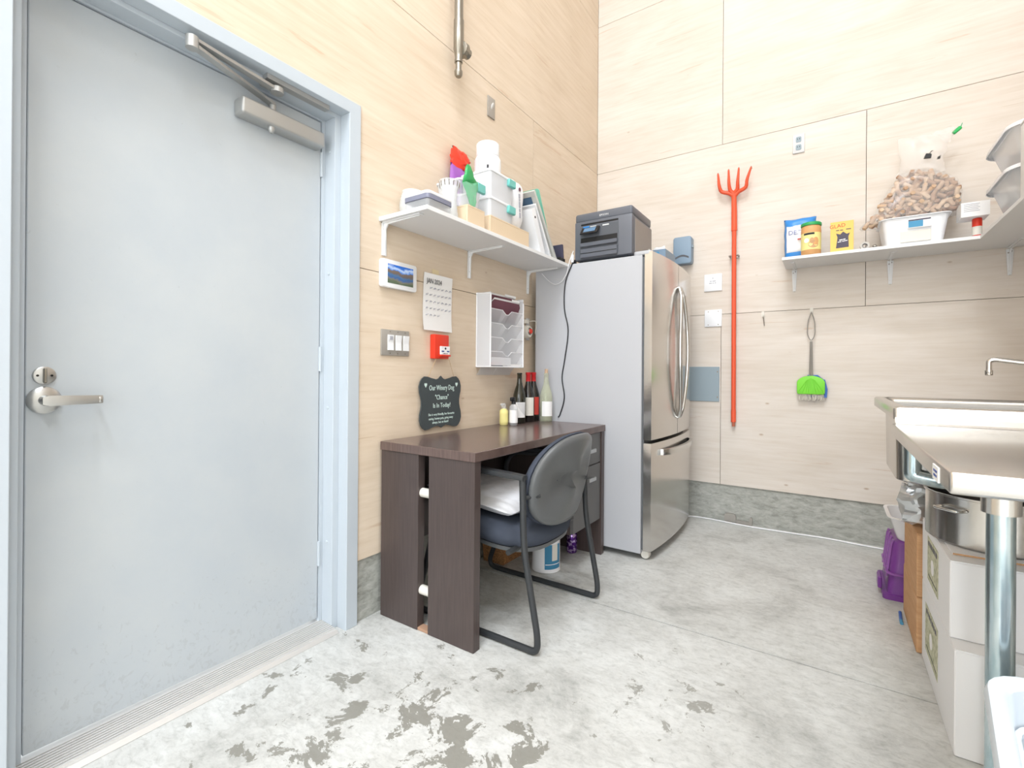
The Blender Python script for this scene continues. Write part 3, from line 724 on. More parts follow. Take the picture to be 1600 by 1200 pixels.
# backrest: pad + shell, outline wider at the lower middle
def back_loop(off, sc_, bow, n=40):
    out = []
    for k in range(n):
        a = 2*PI*k/n; c_, s_ = math.cos(a), math.sin(a)
        u = math.copysign(abs(c_)**.80, c_); v = math.copysign(abs(s_)**.80, s_)
        wv = .252*(1.0-.10*max(0, v)-.10*max(0, -v)**2-.035*math.exp(-((v+.15)/.18)**2))
        y = yc+u*wv*sc_; z = .612+v*.190*sc_
        x = .640 + (z-.43)*.20 + off - bow*(1-u*u*.9) + .05*(1-u*u)
        out.append((x, y, z))
    return out
obj('backrest_shell', loft(B(), [back_loop(.0, .985, 0), back_loop(.010, 1.0, 0), back_loop(.022, .97, 0), back_loop(.030, .86, 0), back_loop(.026, .5, 0), back_loop(.034, .2, 0)]), 'chair_shell', t, 60)
obj('backrest_pad', loft(B(), [back_loop(-.045, .5, 0), back_loop(-.042, .82, 0), back_loop(-.034, .94, 0), back_loop(-.018, 1.01, 0), back_loop(-.004, 1.005, 0), back_loop(-.001, .95, 0)]), 'chair_fabric', t, 60)
for y, e in ((YN, 1), (YFr, -1)): obj('back_bracket', tube(B(), [(.665, y+e*.004, .575), (.676, y+e*.035, .575), (.70, y+e*.07, .575)], .009, 8), 'chair_tube', t, 50)
# cushion lying on the seat
cu = pillow(B(), .44, .46, .085, 16, 16, .012, 3.1, .35)
xf(cu, Matrix.Translation((.125, yc-.005, .543)) @ Matrix.Rotation(math.radians(7), 4, 'Y') @ Matrix(((0, 0, 1, 0), (1, 0, 0, 0), (0, 1, 0, 0), (0, 0, 0, 1))))
t = thing('seat_cushion', 'flat pale grey cushion lying on the chair seat', 'cushion', (.42, yc, .47))
obj('cover', cu, 'cushion_fabric', t, 70)
# things under the desk
t = thing('brown_box', 'brown woven patterned box on the floor under the desk', 'box', (.09, -1.47, 0))
wb_ = B(); loft(wb_, [[(x*s+.09*(1-s), y*s-1.467*(1-s), z) for x, y in ((.012, -1.57), (.166, -1.57), (.166, -1.365), (.012, -1.365))] for s, z in ((.86, .001), (1, .215), (.97, .215), (.84, .012))], cap1=True)
obj('body', wb_, 'wicker_print', t); obj('rim', prism(B(), rrect(.008, .170, -1.574, -1.361, .006), 'z', .2155, .222), 'wicker_print', t)
t = thing('paint_can', 'white metal can with a blue printed panel under the desk', 'can', (.362, -1.45, 0))
obj('body', lathe(B(), [(.074, .001), (.077, .003), (.077, .006), (.075, .010), (.075, .186), (.077, .190), (.077, .194)], (.362, -1.45, 0), 32), 'white_gloss', t, 45)
def band(bm, cx, cy, r, a0, a1, z0, z1, n=10):
    v0 = [bm.verts.new((cx+math.cos(a0+(a1-a0)*k/n)*r, cy+math.sin(a0+(a1-a0)*k/n)*r, z0)) for k in range(n+1)]
    v1 = [bm.verts.new((cx+math.cos(a0+(a1-a0)*k/n)*r, cy+math.sin(a0+(a1-a0)*k/n)*r, z1)) for k in range(n+1)]
    for k in range(n): bm.faces.new((v0[k], v0[k+1], v1[k+1], v1[k]))
    return bm
obj('printed_label', band(B(), .362, -1.45, .0755, -1.15, .15, .022, .15), 'blue_label', t, 45)
obj('label_print', band(B(), .362, -1.45, .0758, -.62, -.15, .065, .15), 'off_white', t, 45)
obj('label_stripe', band(B(), .362, -1.45, .0758, -1.1, .1, .045, .049), 'paper_white', t, 45)
obj('lid', lathe(B(), [(.070, .190), (.070, .193), (.060, .189)], (.362, -1.45, 0), 32), 'brushed_lid', t, 45)
t = thing('drink_can', 'purple aluminium drink can under the drawers', 'can', (.372, -1.165, 0))
obj('body', lathe(B(), [(.024, .001), (.031, .010), (.031, .108), (.026, .118)], (.372, -1.165, 0), 24), 'purple_can', t, 45)
obj('lid', lathe(B(), [(.026, .118), (.026, .122), (.023, .119)], (.372, -1.165, 0), 24), 'brushed_lid', t, 45)

# ------------------------------------------------------------------ fridge
FY0, FY1, FX0, FX1, FZ = -1.056, -.19, .045, .744, 1.72
t = thing('refrigerator', 'tall stainless steel fridge with french doors and grey side', 'fridge', (.4, -.62, 0))
obj('cabinet', bx(FX0, FX1, FY0, FY1, .035, FZ, bev=.004), 'fridge_side', t)
obj('door_gasket', bx(FX1, .757, FY0+.012, FY1-.012, .06, FZ-.01), 'fridge_gasket', t)
YM = (FY0+FY1)/2
def xf_door(y): return .800+.030*(1-((y-YM)/((FY1-FY0)/2))**2)
def fdoor(name, y0, y1, z0, z1):
    n = 12; ys = [y0+(y1-y0)*k/n for k in range(n+1)]
    poly = [(.757, y0), (.795, y0)] + [(xf_door(y), y) for y in ys[0:]] + [(.795, y1), (.757, y1)]
    return obj(name, prism(B(), poly, 'z', z0, z1, bev=.003), 'stainless', t, 35)
dA = fdoor('fridge_door', FY0+.004, YM-.003, .678, 1.735); dB = fdoor('fridge_door', YM+.003, FY1-.004, .678, 1.735); dC = fdoor('freezer_drawer', FY0+.004, FY1-.004, .055, .660)
for d, s in ((dA, -1), (dB, 1)):
    pts = []
    for k in range(17):
        f = k/16; b_ = math.sin(f*PI)
        pts.append((xf_door(YM)+.012+.026*b_**.4, YM+s*(.014+.075*b_), 1.585-.80*f))
    pts = [(xf_door(YM)-.004, pts[0][1], pts[0][2]+.004)]+pts+[(xf_door(YM)-.004, pts[-1][1], pts[-1][2]-.004)]
    obj('handle', tube(B(), pts, .0115, 10), 'bright_steel', d, 60)
pts = []
for k in range(17):
    f = k/16; y = -.93+f*.62; pts.append((xf_door(y)+.010+.035*math.sin(f*PI)**.4, y, .600+.0*f))
pts = [(xf_door(-.93)-.004, -.93, .600)]+pts+[(xf_door(-.31)-.004, -.31, .600)]
hb = B(); loft(hb, [[Vector(p)+Vector((a*.009, 0, b*.017)) for a, b in ((-1, -1), (1, -1), (1.2, 0), (1, 1), (-1, 1))] for p in pts])
obj('handle', hb, 'bright_steel', dC, 60)
obj('hinge_cover', prism(B(), rrect(.690, .795, FY0+.003, FY0+.07, .02), 'z', FZ+.0005, FZ+.022, bev=.004), 'fridge_side', t, 40)
obj('hinge_cover', prism(B(), rrect(.60, .795, FY1-.07, FY1-.003, .02), 'z', FZ+.0005, FZ+.022, bev=.004), 'fridge_side', t, 40)
obj('hinge_pin', lathe(B(), [(.012, FZ+.022), (.012, FZ+.03)], (.775, FY0+.03, 0), 12), 'dull_pipe', t)
for y in (FY0+.05, FY1-.05):
    ft = lathe(B(), [(.022, -.02), (.026, -.012), (.026, .012), (.022, .02)], (.76, y, .0275), 18, 'y'); obj('roller_foot', ft, 'off_white', t, 40)
    obj('roller_foot', lathe(B(), [(.022, -.02), (.026, -.012), (.026, .012), (.022, .02)], (.12, y, .0275), 18, 'y'), 'off_white', t, 40)

# ------------------------------------------------------------------ printer on the fridge
t = thing('office_printer', 'dark grey multifunction printer standing on top of the fridge', 'printer', (.5, -.86, FZ))
PX0, PX1, PY0, PY1, PZ0, PZ1 = .315, .682, -1.046, -.69, FZ+.006, 2.022
bd = bx(PX0, PX1, PY0+.012, PY1, PZ0+.01, PZ1-.055, bev=.012, seg=3)
obj('body', bd, 'printer_body', t, 40)
sb_ = bx(PX1-.002, PX1+.0015, PY0+.045, PY1-.02, PZ0+.02, PZ1-.07, bev=.0005); obj('side_cover', sb_, 'printer_side', t)
obj('scanner_lid', bx(PX0+.002, PX1-.002, PY0+.006, PY1-.01, PZ1-.056, PZ1, bev=.014, seg=3), 'printer_body', t, 40)
obj('document_feeder', bx(PX0+.04, PX1-.02, PY0+.12, PY1-.03, PZ1-.004, PZ1+.012, bev=.006), 'printer_side', t)
front = obj('front_frame', bx(PX0+.002, PX1-.002, PY0+.001, PY0+.03, PZ0+.012, PZ1-.050, bev=.008, seg=2), 'printer_body', t, 40)
obj('scanner_gap', bx(PX0+.045, PX1-.085, PY0-.0005, PY0+.004, PZ1-.078, PZ1-.068), 'black_plastic', t)
text('lettering', 'EPSON', .017, 'cream_plate', t, (.505, PY0+.0055, PZ1-.030), 'y', sx=1.1, label='pale maker name on the scanner lid')
bay = obj('output_bay', bx(PX0+.042, PX1-.083, PY0-.0008, PY0+.003, PZ0+.015, PZ1-.085), 'dark_grey_plastic', t)
cpn = obj('control_panel', bx(PX0+.055, PX0+.170, PY0-.03, PY0-.022, 1.875, 1.935, bev=.003, M=Matrix.Translation((PX0+.11, PY0-.026, 1.90)) @ Matrix.Rotation(-.7, 4, 'X') @ Matrix.Translation((-PX0-.11, -PY0+.026, -1.90))), 'black_plastic', t)
obj('screen', bx(PX0+.075, PX0+.150, PY0-.0312, PY0-.0302, 1.887, 1.925, M=Matrix.Translation((PX0+.11, PY0-.026, 1.90)) @ Matrix.Rotation(-.7, 4, 'X') @ Matrix.Translation((-PX0-.11, -PY0+.026, -1.90))), 'blue_photo', cpn)
st_ = bx(PX0+.06, PX0+.10, PY0-.002, PY0-.001, 1.922, 1.937); obj('sticker', st_, 'pouch_blue', t); obj('sticker', bx(PX0+.105, PX0+.145, PY0-.002, PY0-.001, 1.918, 1.934), 'cream_plate', t)
obj('sticker', bx(PX0+.185, PX0+.225, PY0-.002, PY0-.001, 1.925, 1.932), 'cream_plate', t)
obj('output_slot', bx(PX0+.045, PX1-.090, PY0-.0018, PY0-.0008, 1.835, 1.868), 'black_plastic', t)
obj('output_tray', bx(PX0+.045, PX1-.088, PY0-.016, PY0-.001, 1.812, 1.836, bev=.003), 'printer_body', t)
for z0, z1 in ((PZ0+.020, 1.800),):
    tr = obj('paper_tray', bx(PX0+.045, PX1-.088, PY0-.012, PY0-.001, z0, z1, bev=.003), 'printer_body', t)
    obj('tray_line', bx(PX0+.047, PX1-.090, PY0-.0130, PY0-.0122, (z0+z1)/2-.002, (z0+z1)/2+.002), 'black_plastic', tr)
for x in (PX0+.03, PX1-.03):
    for y in (PY0+.04, PY1-.04): obj('foot', lathe(B(), [(.012, FZ+.0005), (.012, PZ0+.012)], (x, y, 0), 10), 'black_rubber', t)
# boxes behind the printer on the fridge
t = thing('tissue_box', 'pale blue tissue box on the fridge behind the printer', 'box', (.66, -.5, FZ))
obj('carton', bx(.60, .742, -.60, -.38, FZ+.0005, FZ+.135, bev=.002), 'blue_grey_plastic', t); obj('printed_panel', bx(.61, .700, -.601, -.6003, FZ+.04, FZ+.12), 'paint_blue', t)
obj('tissue', pillow(xf(B(), Matrix()), .06, .06, .02, 8, 8, .02, 2.) and xf(pillow(B(), .07, .05, .03, 8, 8, .02, 2.), Matrix.Translation((.67, -.49, FZ+.13))), 'paper_white', t, 70)
t = thing('small_carton', 'small cream carton on the fridge in front of the tissue box', 'box', (.71, -.66, FZ))
obj('carton', bx(.695, .742, -.668, -.612, FZ+.0005, FZ+.075, bev=.002), 'off_white', t); obj('flap', bx(.696, .741, -.669, -.6675, FZ+.05, FZ+.074), 'masking_tape', t)

# dispenser on the back wall above the fridge
t = thing('soap_dispenser', 'blue grey wall dispenser with a curved slot above the fridge door', 'dispenser', (.71, 0, 1.86))
obj('casing', prism(B(), rrect(.645, .775, 1.862, 2.062, .018), 'y', -.075, -.001, bev=.006), 'blue_grey_plastic', t, 40)
sl = [(.662+.096*k/10, 1.912+.016*math.sin(PI*k/10)) for k in range(11)]; sl2 = [(x, z-.014) for x, z in sl[::-1]]
obj('slot', prism(B(), sl+sl2, 'y', -.0762, -.074), 'dark_grey_plastic', t)
obj('side_latch', bx(.775, .780, -.05, -.02, 1.98, 2.0), 'panel_grey', t)

# cords
t = thing('black_cord', 'thin black power cord hanging down the grey side of the fridge', 'cord', (.27, -1.06, 1.0))
obj('cable', tube(B(), smooth_path([(.33, -1.02, 1.745), (.318, -1.05, 1.738), (.300, -1.0615, 1.70), (.262, -1.0615, 1.60), (.258, -1.0615, 1.45), (.285, -1.0615, 1.31), (.262, -1.0615, 1.13), (.245, -1.0615, 1.02), (.262, -1.0615, .90), (.235, -1.0615, .80), (.22, -1.0615, .775)], 6), .0038, 7), 'black_rubber', t, 60)
obj('plug', bx(.300, .325, -1.048, -1.030, FZ+.0005, FZ+.026, bev=.003), 'black_plastic', t)
t = thing('network_cable', 'thin white cable looping between the shelf end and the printer', 'cord', (.25, -1.08, 1.65))
obj('cable', tube(B(), smooth_path([(.312, -1.05, 1.80), (.30, -1.062, 1.76), (.292, -1.0705, 1.72), (.275, -1.0705, 1.66), (.24, -1.0705, 1.615), (.195, -1.0705, 1.603), (.15, -1.0705, 1.63), (.10, -1.0705, 1.68)], 6), .0025, 7), 'white_gloss', t, 60)
obj('plug', tube(B(), [(.3075, -1.056, 1.728), (.3085, -1.056, 1.775)], .009, 10), 'white_gloss', t, 60)

# ------------------------------------------------------------------ things on the left shelf
E_ = .0008
t = thing('lidded_container', 'flat white food container with a grey banded lid at the shelf end near the door', 'container', (.2, -2.2, ST))
obj('body', prism(B(), rrect(.135, .270, -2.275, -2.130, .014), 'z', ST+E_, 1.760, bev=.003), 'clear_tub', t, 40)
obj('lid_band', prism(B(), rrect(.131, .274, -2.279, -2.126, .016), 'z', 1.7605, 1.778), 'grey_lid', t, 40)
obj('lid', prism(B(), rrect(.131, .274, -2.279, -2.126, .016), 'z', 1.7785, 1.792, bev=.003), 'white_plastic', t, 40)
obj('contents', prism(B(), [(-2.265, ST+.004), (-2.140, ST+.004), (-2.140, ST+.012), (-2.19, ST+.022), (-2.24, ST+.016), (-2.265, ST+.009)], 'x', .145, .262), 'dull_pipe', t)
t = thing('glass_bowl', 'round clear glass bowl behind the banded white container', 'glass', (.07, -2.165, ST))
obj('bowl', lathe(B(), [(.030, ST+E_), (.052, 1.745), (.060, 1.79), (.052, 1.835), (.046, 1.85), (.044, 1.85), (.050, 1.833), (.056, 1.79), (.048, 1.75), (.02, 1.735)], (.07, -2.165, 0), 28), 'glass_film', t, 60)
obj('rim', lathe(B(), [(.0435, 1.8502), (.0465, 1.8502), (.0465, 1.854), (.0435, 1.854)], (.07, -2.165, 0), 28, cap0=False, cap1=False), 'white_gloss', t, 60)
t = thing('glass_vase', 'tall waisted clear glass vase beside the banded container', 'glass', (.213, -2.080, ST))
vp = [(.040, 0), (.042, .01), (.037, .05), (.031, .09), (.035, .13), (.043, .165), (.047, .178)]
obj('vase', lathe(B(), [(r, ST+E_+z) for r, z in vp]+[(r-.003, ST+E_+z) for r, z in vp[::-1][:-1]], (.213, -2.080, 0), 32), 'glass_film', t, 60)
tb = B()
for k in range(14):
    a = 2*PI*k/14; tube(tb, [(.213+.0435*math.cos(a), -2.08+.0435*math.sin(a), ST+.150), (.213+.047*math.cos(a), -2.08+.047*math.sin(a), ST+.172)], .0016, 5)
ob_ = obj('etched_marks', tb, 'dull_pipe', t); ob_['kind'] = 'stuff'
# wooden boxes
for (y0, y1, lab) in ((-2.022, -1.895, 'narrow pale wooden box under the clear tub on the left shelf'), (-1.850, -1.500, 'long pale wooden box under the stacked drawers on the left shelf')):
    t = thing('wooden_box', lab, 'box', (.17, (y0+y1)/2, ST))
    for nm, a in (('front_board', (.258, .270, y0, y1)), ('rear_board', (.070, .082, y0, y1)), ('side_board', (.0825, .2575, y0, y0+.012)), ('side_board', (.0825, .2575, y1-.012, y1))):
        obj(nm, bx(*a, ST+E_, 1.800, bev=.0008), 'light_wood', t)
    obj('lid_board', bx(.070, .270, y0, y1, 1.8004, 1.808, bev=.0008), 'light_wood', t)
WB = 1.8085
# red purple pouch leaning on the wall
t = thing('snack_pouch', 'crumpled red and purple foil pouch leaning on the wall behind the tub', 'pouch', (.05, -1.82, ST))
pm = Matrix.Translation((.036, -1.815, ST+.002)) @ Matrix.Rotation(-.04, 4, 'X') @ Matrix.Rotation(PI/2, 4, 'Z')
obj('pouch', xf(pillow(B(), .150, .385, .05, 14, 20, .030, 5., .6), pm), 'purple_foil', t, 60)
obj('pouch_top', xf(pillow(B(), .138, .105, .034, 16, 14, .050, 8., .6), pm @ Matrix.Translation((.0, 0, .362))), 'red_plastic', t, 60, label='red crumpled top')
# clear tub with latch and the herb packet in it
def tubx(t, x0, x1, y0, y1, z0, z1, mt, th_=.002, taper=.012):
    r = .016
    o = [(x0+taper, x1-taper, y0+taper, y1-taper, z0), (x0, x1, y0, y1, z1)]
    i = [(x0+th_, x1-th_, y0+th_, y1-th_, z1), (x0+taper+th_, x1-taper-th_, y0+taper+th_, y1-taper-th_, z0+th_)]
    return loft(B(), [[(x, y, a[4]) for x, y in rrect(a[0], a[1], a[2], a[3], r, 4)] for a in o+i])
t = thing('clear_tub', 'clear plastic tub with a teal latch standing on the narrow wooden box', 'tub', (.17, -1.945, WB))
obj('tub', tubx(t, .085, .232, -2.030, -1.868, WB, 1.925, 'clear_tub'), 'clear_tub', t, 50)
obj('base_plate', prism(B(), rrect(.10, .218, -2.015, -1.880, .014), 'z', WB+.0025, WB+.006), 'white_plastic', t)
obj('rim', loft(B(), [[(x, y, z) for x, y in rrect(.085-e, .232+e, -2.030-e, -1.868+e, .018, 4)] for e, z in ((-.003, 1.9255), (.004, 1.9255), (.004, 1.933), (-.003, 1.933), (-.003, 1.9255))], False, False), 'white_gloss', t)
obj('latch', bx(.237, .256, -1.928, -1.868, 1.898, 1.942, bev=.004, M=None), 'teal_plastic', t, 40)
t = thing('herb_packet', 'green and clear plastic herb packet standing in front of the clear tub', 'packet', (.20, -1.96, WB))
hp = Matrix.Translation((.254, -1.962, WB+.003)) @ Matrix.Rotation(PI/2, 4, 'Z') @ Matrix.Rotation(-.22, 4, 'Y')
obj('film', xf(pillow(B(), .120, .115, .020, 12, 12, .02, 2.2, .5, lambda f: .12+.88*min(1, f*1.1)), hp), 'green_film', t, 60)
obj('green_card', xf(pillow(B(), .116, .078, .018, 12, 10, .02, 6.2, .5, lambda f: 1-.85*f), hp @ Matrix.Translation((0, 0, .108))), 'green_lid', t, 60)
# stacked drawers
for z0, z1, lab in ((WB, 1.905, 'frosted plastic drawer box with a teal latch, lower of the stacked pair'), (1.906, 2.040, 'frosted plastic drawer box with a teal latch, upper of the stacked pair')):
    t = thing('drawer_box', lab, 'container', (.165, -1.735, z0))
    obj('tub', tubx(t, .075, .262, -1.842, -1.630, z0+.0005, z1-.014, 'frosted_tub', .003, .008), 'frosted_tub', t, 50)
    obj('lid', prism(B(), rrect(.073, .266, -1.846, -1.626, .016), 'z', z1-.0135, z1-.001, bev=.003), 'white_plastic', t, 40)
    obj('latch', bx(.258, .277, -1.700, -1.638, z1-.045, z1-.006, bev=.004), 'teal_plastic', t, 40)
# supplement bottle
t = thing('supplement_jar', 'large white screw lid jar standing on the stacked drawer boxes', 'jar', (.165, -1.735, 2.0405)); z = 2.0405
obj('body', lathe(B(), [(.062, z), (.068, z+.006), (.068, z+.088), (.060, z+.104), (.055, z+.106)], (.165, -1.735, 0), 32), 'white_gloss', t, 45)
obj('cap', lathe(B(), [(.058, z+.107), (.059, z+.110), (.059, z+.168), (.054, z+.174)], (.165, -1.735, 0), 32), 'white_gloss', t, 45)
obj('paper_label', band(B(), .165, -1.735, .0685, -2.2, -.6, z+.012, z+.082), 'cream_plate', t, 45)
obj('barcode', band(B(), .165, -1.735, .0688, -1.0, -.85, z+.016, z+.045, 3), 'dark_ink', t, 45)
lt = B()
for k in range(7): band(lt, .165, -1.735, .0688, -1.75, -1.15+.03*(k % 3), z+.076-k*.008, z+.078-k*.008, 6)
lo_ = obj('label_print', lt, 'pale_ink', t); lo_['kind'] = 'stuff'
# white bag
t = thing('white_bag', 'puffy white printed refill bag standing on the long wooden box', 'bag', (.18, -1.56, WB))
wm = Matrix.Translation((.195, -1.562, WB+.001)) @ Matrix.Rotation(-.06, 4, 'X') @ Matrix.Rotation(PI/2, 4, 'Z')
obj('bag', xf(pillow(B(), .118, .275, .10, 14, 18, .010, 4.4, .4), wm), 'white_gloss', t, 60)
print_bars(t, 'pale_ink', 'x', (.2440, -1.556, 1.940), .125, .012, (2, 1, 3, 1.5, 2.5), 'print_line', -PI/2+.06, .003)
obj('logo_dot', lathe(B(), [(.010, 0), (.010, .002)], (.244, -1.556, 2.028), 16, 'x'), 'maroon_card', t)
# leaning frames and cards
def lean(y, ang): return Matrix.Translation((0, y, ST+.001)) @ Matrix.Rotation(ang, 4, 'X')
def frame_parts(t, M, x0, x1, h, w_, th_, mt, inner, inner_mt):
    for nm, a in (('frame_rail', (x0, x1, 0, w_)), ('frame_rail', (x0, x1, h-w_, h)), ('frame_stile', (x0, x0+w_, w_, h-w_)), ('frame_stile', (x1-w_, x1, w_, h-w_))):
        obj(nm, bx(a[0], a[1], -th_, 0, a[2]+.0002, a[3]-.0002, bev=.002, M=M), mt, t)
    obj(inner, bx(x0+w_, x1-w_, -.006, -.003, w_, h-w_, M=M), inner_mt, t)
    return t
t = thing('picture_frame', 'large silver grey picture frame leaning among the shelf papers', 'picture frame', (.15, -1.12, ST))
frame_parts(t, lean(-1.172, .66), .022, .268, .43, .030, .018, 'silver_frame', 'picture', 'blue_photo')
t = thing('picture_frame', 'white picture frame leaning against the front of the silver frame', 'picture frame', (.15, -1.2, ST))
frame_parts(t, lean(-1.228, .60), .060, .262, .33, .035, .016, 'white_plastic', 'picture', 'cream_plate')
t = thing('magazine_file', 'white upright magazine file with a finger hole beside the wooden box', 'magazine file', (.15, -1.33, ST))
Mf = lean(-1.318, .46)
obj('front_sheet', bx(.090, .266, -.045, -.042, 0, .270, M=Mf), 'white_plastic', t); obj('rear_sheet', bx(.090, .266, -.003, 0, 0, .270, M=Mf), 'white_plastic', t)
obj('spine', bx(.266, .269, -.045, 0, 0, .270, M=Mf), 'white_plastic', t); obj('finger_hole', lathe(B(), [(.007, 0), (.007, .0012)], Mf @ Vector((.268, -.022, .22)), 14, 'x'), 'black_plastic', t)
t = thing('clipboard', 'mint green clipboard leaning behind the silver picture frame', 'clipboard', (.1, -1.1, ST))
Mc = lean(-1.150, .46)
obj('board', prism(B(), rrect(.020, .235, 0, .43, .015), 'y', -.004, 0), 'mint_card', t); xf_ = t.children[0]; xf_.data.transform(Matrix.Translation(-BASE[t]) @ Mc @ Matrix.Translation(BASE[t]))
obj('clip', bx(.08, .175, -.016, -.0045, .375, .415, bev=.003, M=Mc), 'steel_wire', t); obj('paper_pad', bx(.035, .220, -.010, -.0045, .03, .368, M=Mc), 'mint_card', t)
t = thing('card_reader', 'dark purple card reader box at the fridge end of the shelf', 'box', (.2, -1.1, ST))
obj('base', bx(.120, .268, -1.140, -1.072, ST+E_, 1.752, bev=.004), 'black_plastic', t)
obj('screen_block', bx(.150, .262, -.008, .008, 0, .085, bev=.003, M=Matrix.Translation((0, -1.085, 1.753)) @ Matrix.Rotation(.15, 4, 'X')), 'dark_purple', t)
# ------------------------------------------------------------------ back wall fittings
def plate_y(name, label, cat, x0, x1, z0, z1, mt):
    t = thing(name, label, cat, ((x0+x1)/2, 0, z0)); obj('plate', bx(x0, x1, -.010, -.0005, z0, z1, bev=.003, seg=2), mt, t, 40); return t
t = plate_y('wall_plate', 'square white control plate with small print beside the fridge, upper one', 'wall plate', .852, .973, 1.652, 1.776, 'white_plastic')
print_bars(t, 'pale_ink', 'y', (.912, -.0100, 1.724), .040, .006, (1, 2)); print_bars(t, 'pale_ink', 'y', (.910, -.0100, 1.710), .046, .006, (2, 1, 1)); print_bars(t, 'pale_ink', 'y', (.912, -.0100, 1.745), .006, .008, (1,))
t = plate_y('wall_plate', 'square blank white plate beside the fridge, directly under the control plate', 'wall plate', .857, .974, 1.394, 1.517, 'white_plastic')
for x in (.882, .95):
    for z in (1.408, 1.503): obj('screw', lathe(B(), [(.004, 0), (.004, -.0012)], (x, -.010, z), 8, 'y'), 'grey_plate', t)
t = plate_y('wall_outlet', 'grey duplex outlet high on the back wall above the right shelf', 'outlet', 1.406, 1.474, 2.522, 2.646, 'cream_plate')
for z in (2.558, 2.610):
    s_ = obj('socket', prism(B(), rrect(1.424, 1.456, z-.018, z+.018, .008), 'y', -.0125, -.0100), 'panel_grey', t)
    for x in (1.434, 1.446): obj('slot', bx(x-.0015, x+.0015, -.0130, -.0126, z-.002, z+.008), 'black_plastic', s_)
t = thing('access_panel', 'flat blue grey metal access panel partly behind the fridge', 'panel', (.84, 0, .852))
obj('cover', bx(.700, .960, -.008, -.0005, .852, 1.104, bev=.002), 'panel_grey', t)
for z in (.885, 1.068): obj('latch', bx(.944, .952, -.011, -.008, z-.006, z+.006), 'dull_pipe', t)
# orange fork
t = thing('garden_fork', 'long handled orange four tined fork hanging on the back wall', 'fork', (1.055, -.03, .69))
obj('handle', tube(B(), [(1.059, -.034, .715), (1.055, -.034, 2.10)], .0150, 14), 'orange_paint', t, 50)
obj('handle_end', tube(B(), [(1.0592, -.034, .685), (1.059, -.034, .7149)], .0105, 12), 'worn_orange', t, 50)
obj('handle_sleeve', tube(B(), [(1.059, -.034, .716), (1.0588, -.034, .80)], .0165, 14), 'orange_paint', t, 50)
obj('socket', tube(B(), [(1.0555, -.034, 2.06), (1.0545, -.034, 2.20), (1.053, -.036, 2.29), (1.053, -.038, 2.315)], [.0195, .0185, .017, .019], 14), 'orange_paint', t, 50)
for xs, tip, z1_, knee in ((1.0, .957, 2.462, .962), (1.038, 1.026, 2.474, 1.026), (1.068, 1.091, 2.472, 1.082), (1.11, 1.168, 2.462, 1.140)):
    p = smooth_path([(1.053, -.038, 2.300), ((1.053+xs)/2, -.045, 2.325), (xs*.35+knee*.65, -.055, 2.345), (knee, -.075, 2.385), (tip*.55+knee*.45, -.085, 2.43), (tip, -.092, z1_)], 5)
    tn = obj('tine', tube(B(), p, [.015-.0095*(i/(len(p)-1))**1.5 for i in range(len(p))], 10), 'orange_paint', t, 50)
    obj('tine_tip', tube(B(), [p[-1]+Vector((0, .002, -.012)), p[-1]+Vector((0, -.001, .006))], [.0066, .003], 8), 'worn_orange', tn, 50)
ck = thing('tool_clip', 'small clear spring clip holding the orange fork handle', 'clip', (1.056, 0, 1.88))
bm = bx(1.026, 1.086, -.012, -.0005, 1.872, 1.892, bev=.002)
obj('back_plate', bm, 'grey_toggle', ck)
for s in (-1, 1): obj('jaw', tube(B(), smooth_path([(1.0558+s*.026, -.011, 1.882), (1.0558+s*.030, -.03, 1.882), (1.0558+s*.020, -.046, 1.882), (1.0558+s*.030, -.056, 1.882)], 4), .005, 8), 'grey_plate', ck, 50)
# hooks
def hook(x, z, label):
    t = thing('wall_hook', label, 'hook', (x, 0, z))
    obj('base', prism(B(), rrect(x-.009, x+.009, z-.018, z+.022, .008), 'y', -.006, -.0005), 'off_white', t, 40)
    obj('prong', tube(B(), smooth_path([(x, -.005, z-.002), (x+.001, -.016, z-.016), (x+.003, -.026, z-.018), (x+.004, -.030, z-.004)], 5), .0035, 8), 'off_white', t, 50)
hook(1.236, 1.462, 'empty small cream adhesive hook left of the green brush'); hook(1.519, 1.470, 'small cream adhesive hook carrying the green brush')
bq = [o for o in COL.objects if o.name.startswith('wall_hook')][0]
obj('drop_wire', tube(B(), [(1.240, -.012, 1.455), (1.246, -.012, 1.385)], .0025, 6), 'steel_wire', bq)
# brush with green dustpan
t = thing('hand_brush', 'green fan shaped brush with a twisted wire handle on the back wall', 'brush', (1.52, -.035, .88))
lp = fillet([(1.519, -.030, 1.46), (1.500, -.030, 1.40), (1.497, -.030, 1.31), (1.519, -.030, 1.265), (1.541, -.030, 1.31), (1.538, -.030, 1.40), (1.519, -.030, 1.46)], .03, 4)
obj('hanging_loop', tube(B(), lp, .003, 7), 'steel_wire', t, 60)
for s in (-1, 0, 1): obj('handle_wire', tube(B(), [(1.519+s*.004, -.030, 1.268), (1.519+s*.009, -.032, 1.035)], .003, 7), 'steel_wire', t, 60)
hd_ = [(1.519+.078*math.sin(a)*(1.0), 1.045-.045*(1-math.cos(a*1.05))) for a in [x*PI/2/8*1.05 for x in range(-8, 9)]]
pol = hd_ + [(1.596, .94), (1.592, .925), (1.446, .925), (1.442, .94)]
obj('fan_plate', prism(B(), pol, 'y', -.050, -.030, bev=.004), 'bright_green', t, 40)
for k in range(9):
    a = (k-4)*.22; rb_ = tube(B(), [(1.519+math.sin(a)*.03, -.0515, 1.030-.004*abs(k-4)), (1.519+math.tan(a)*.055*1.1, -.0515, .932)], .0022, 6); obj('rib', rb_, 'bright_green', t)
bs = B()
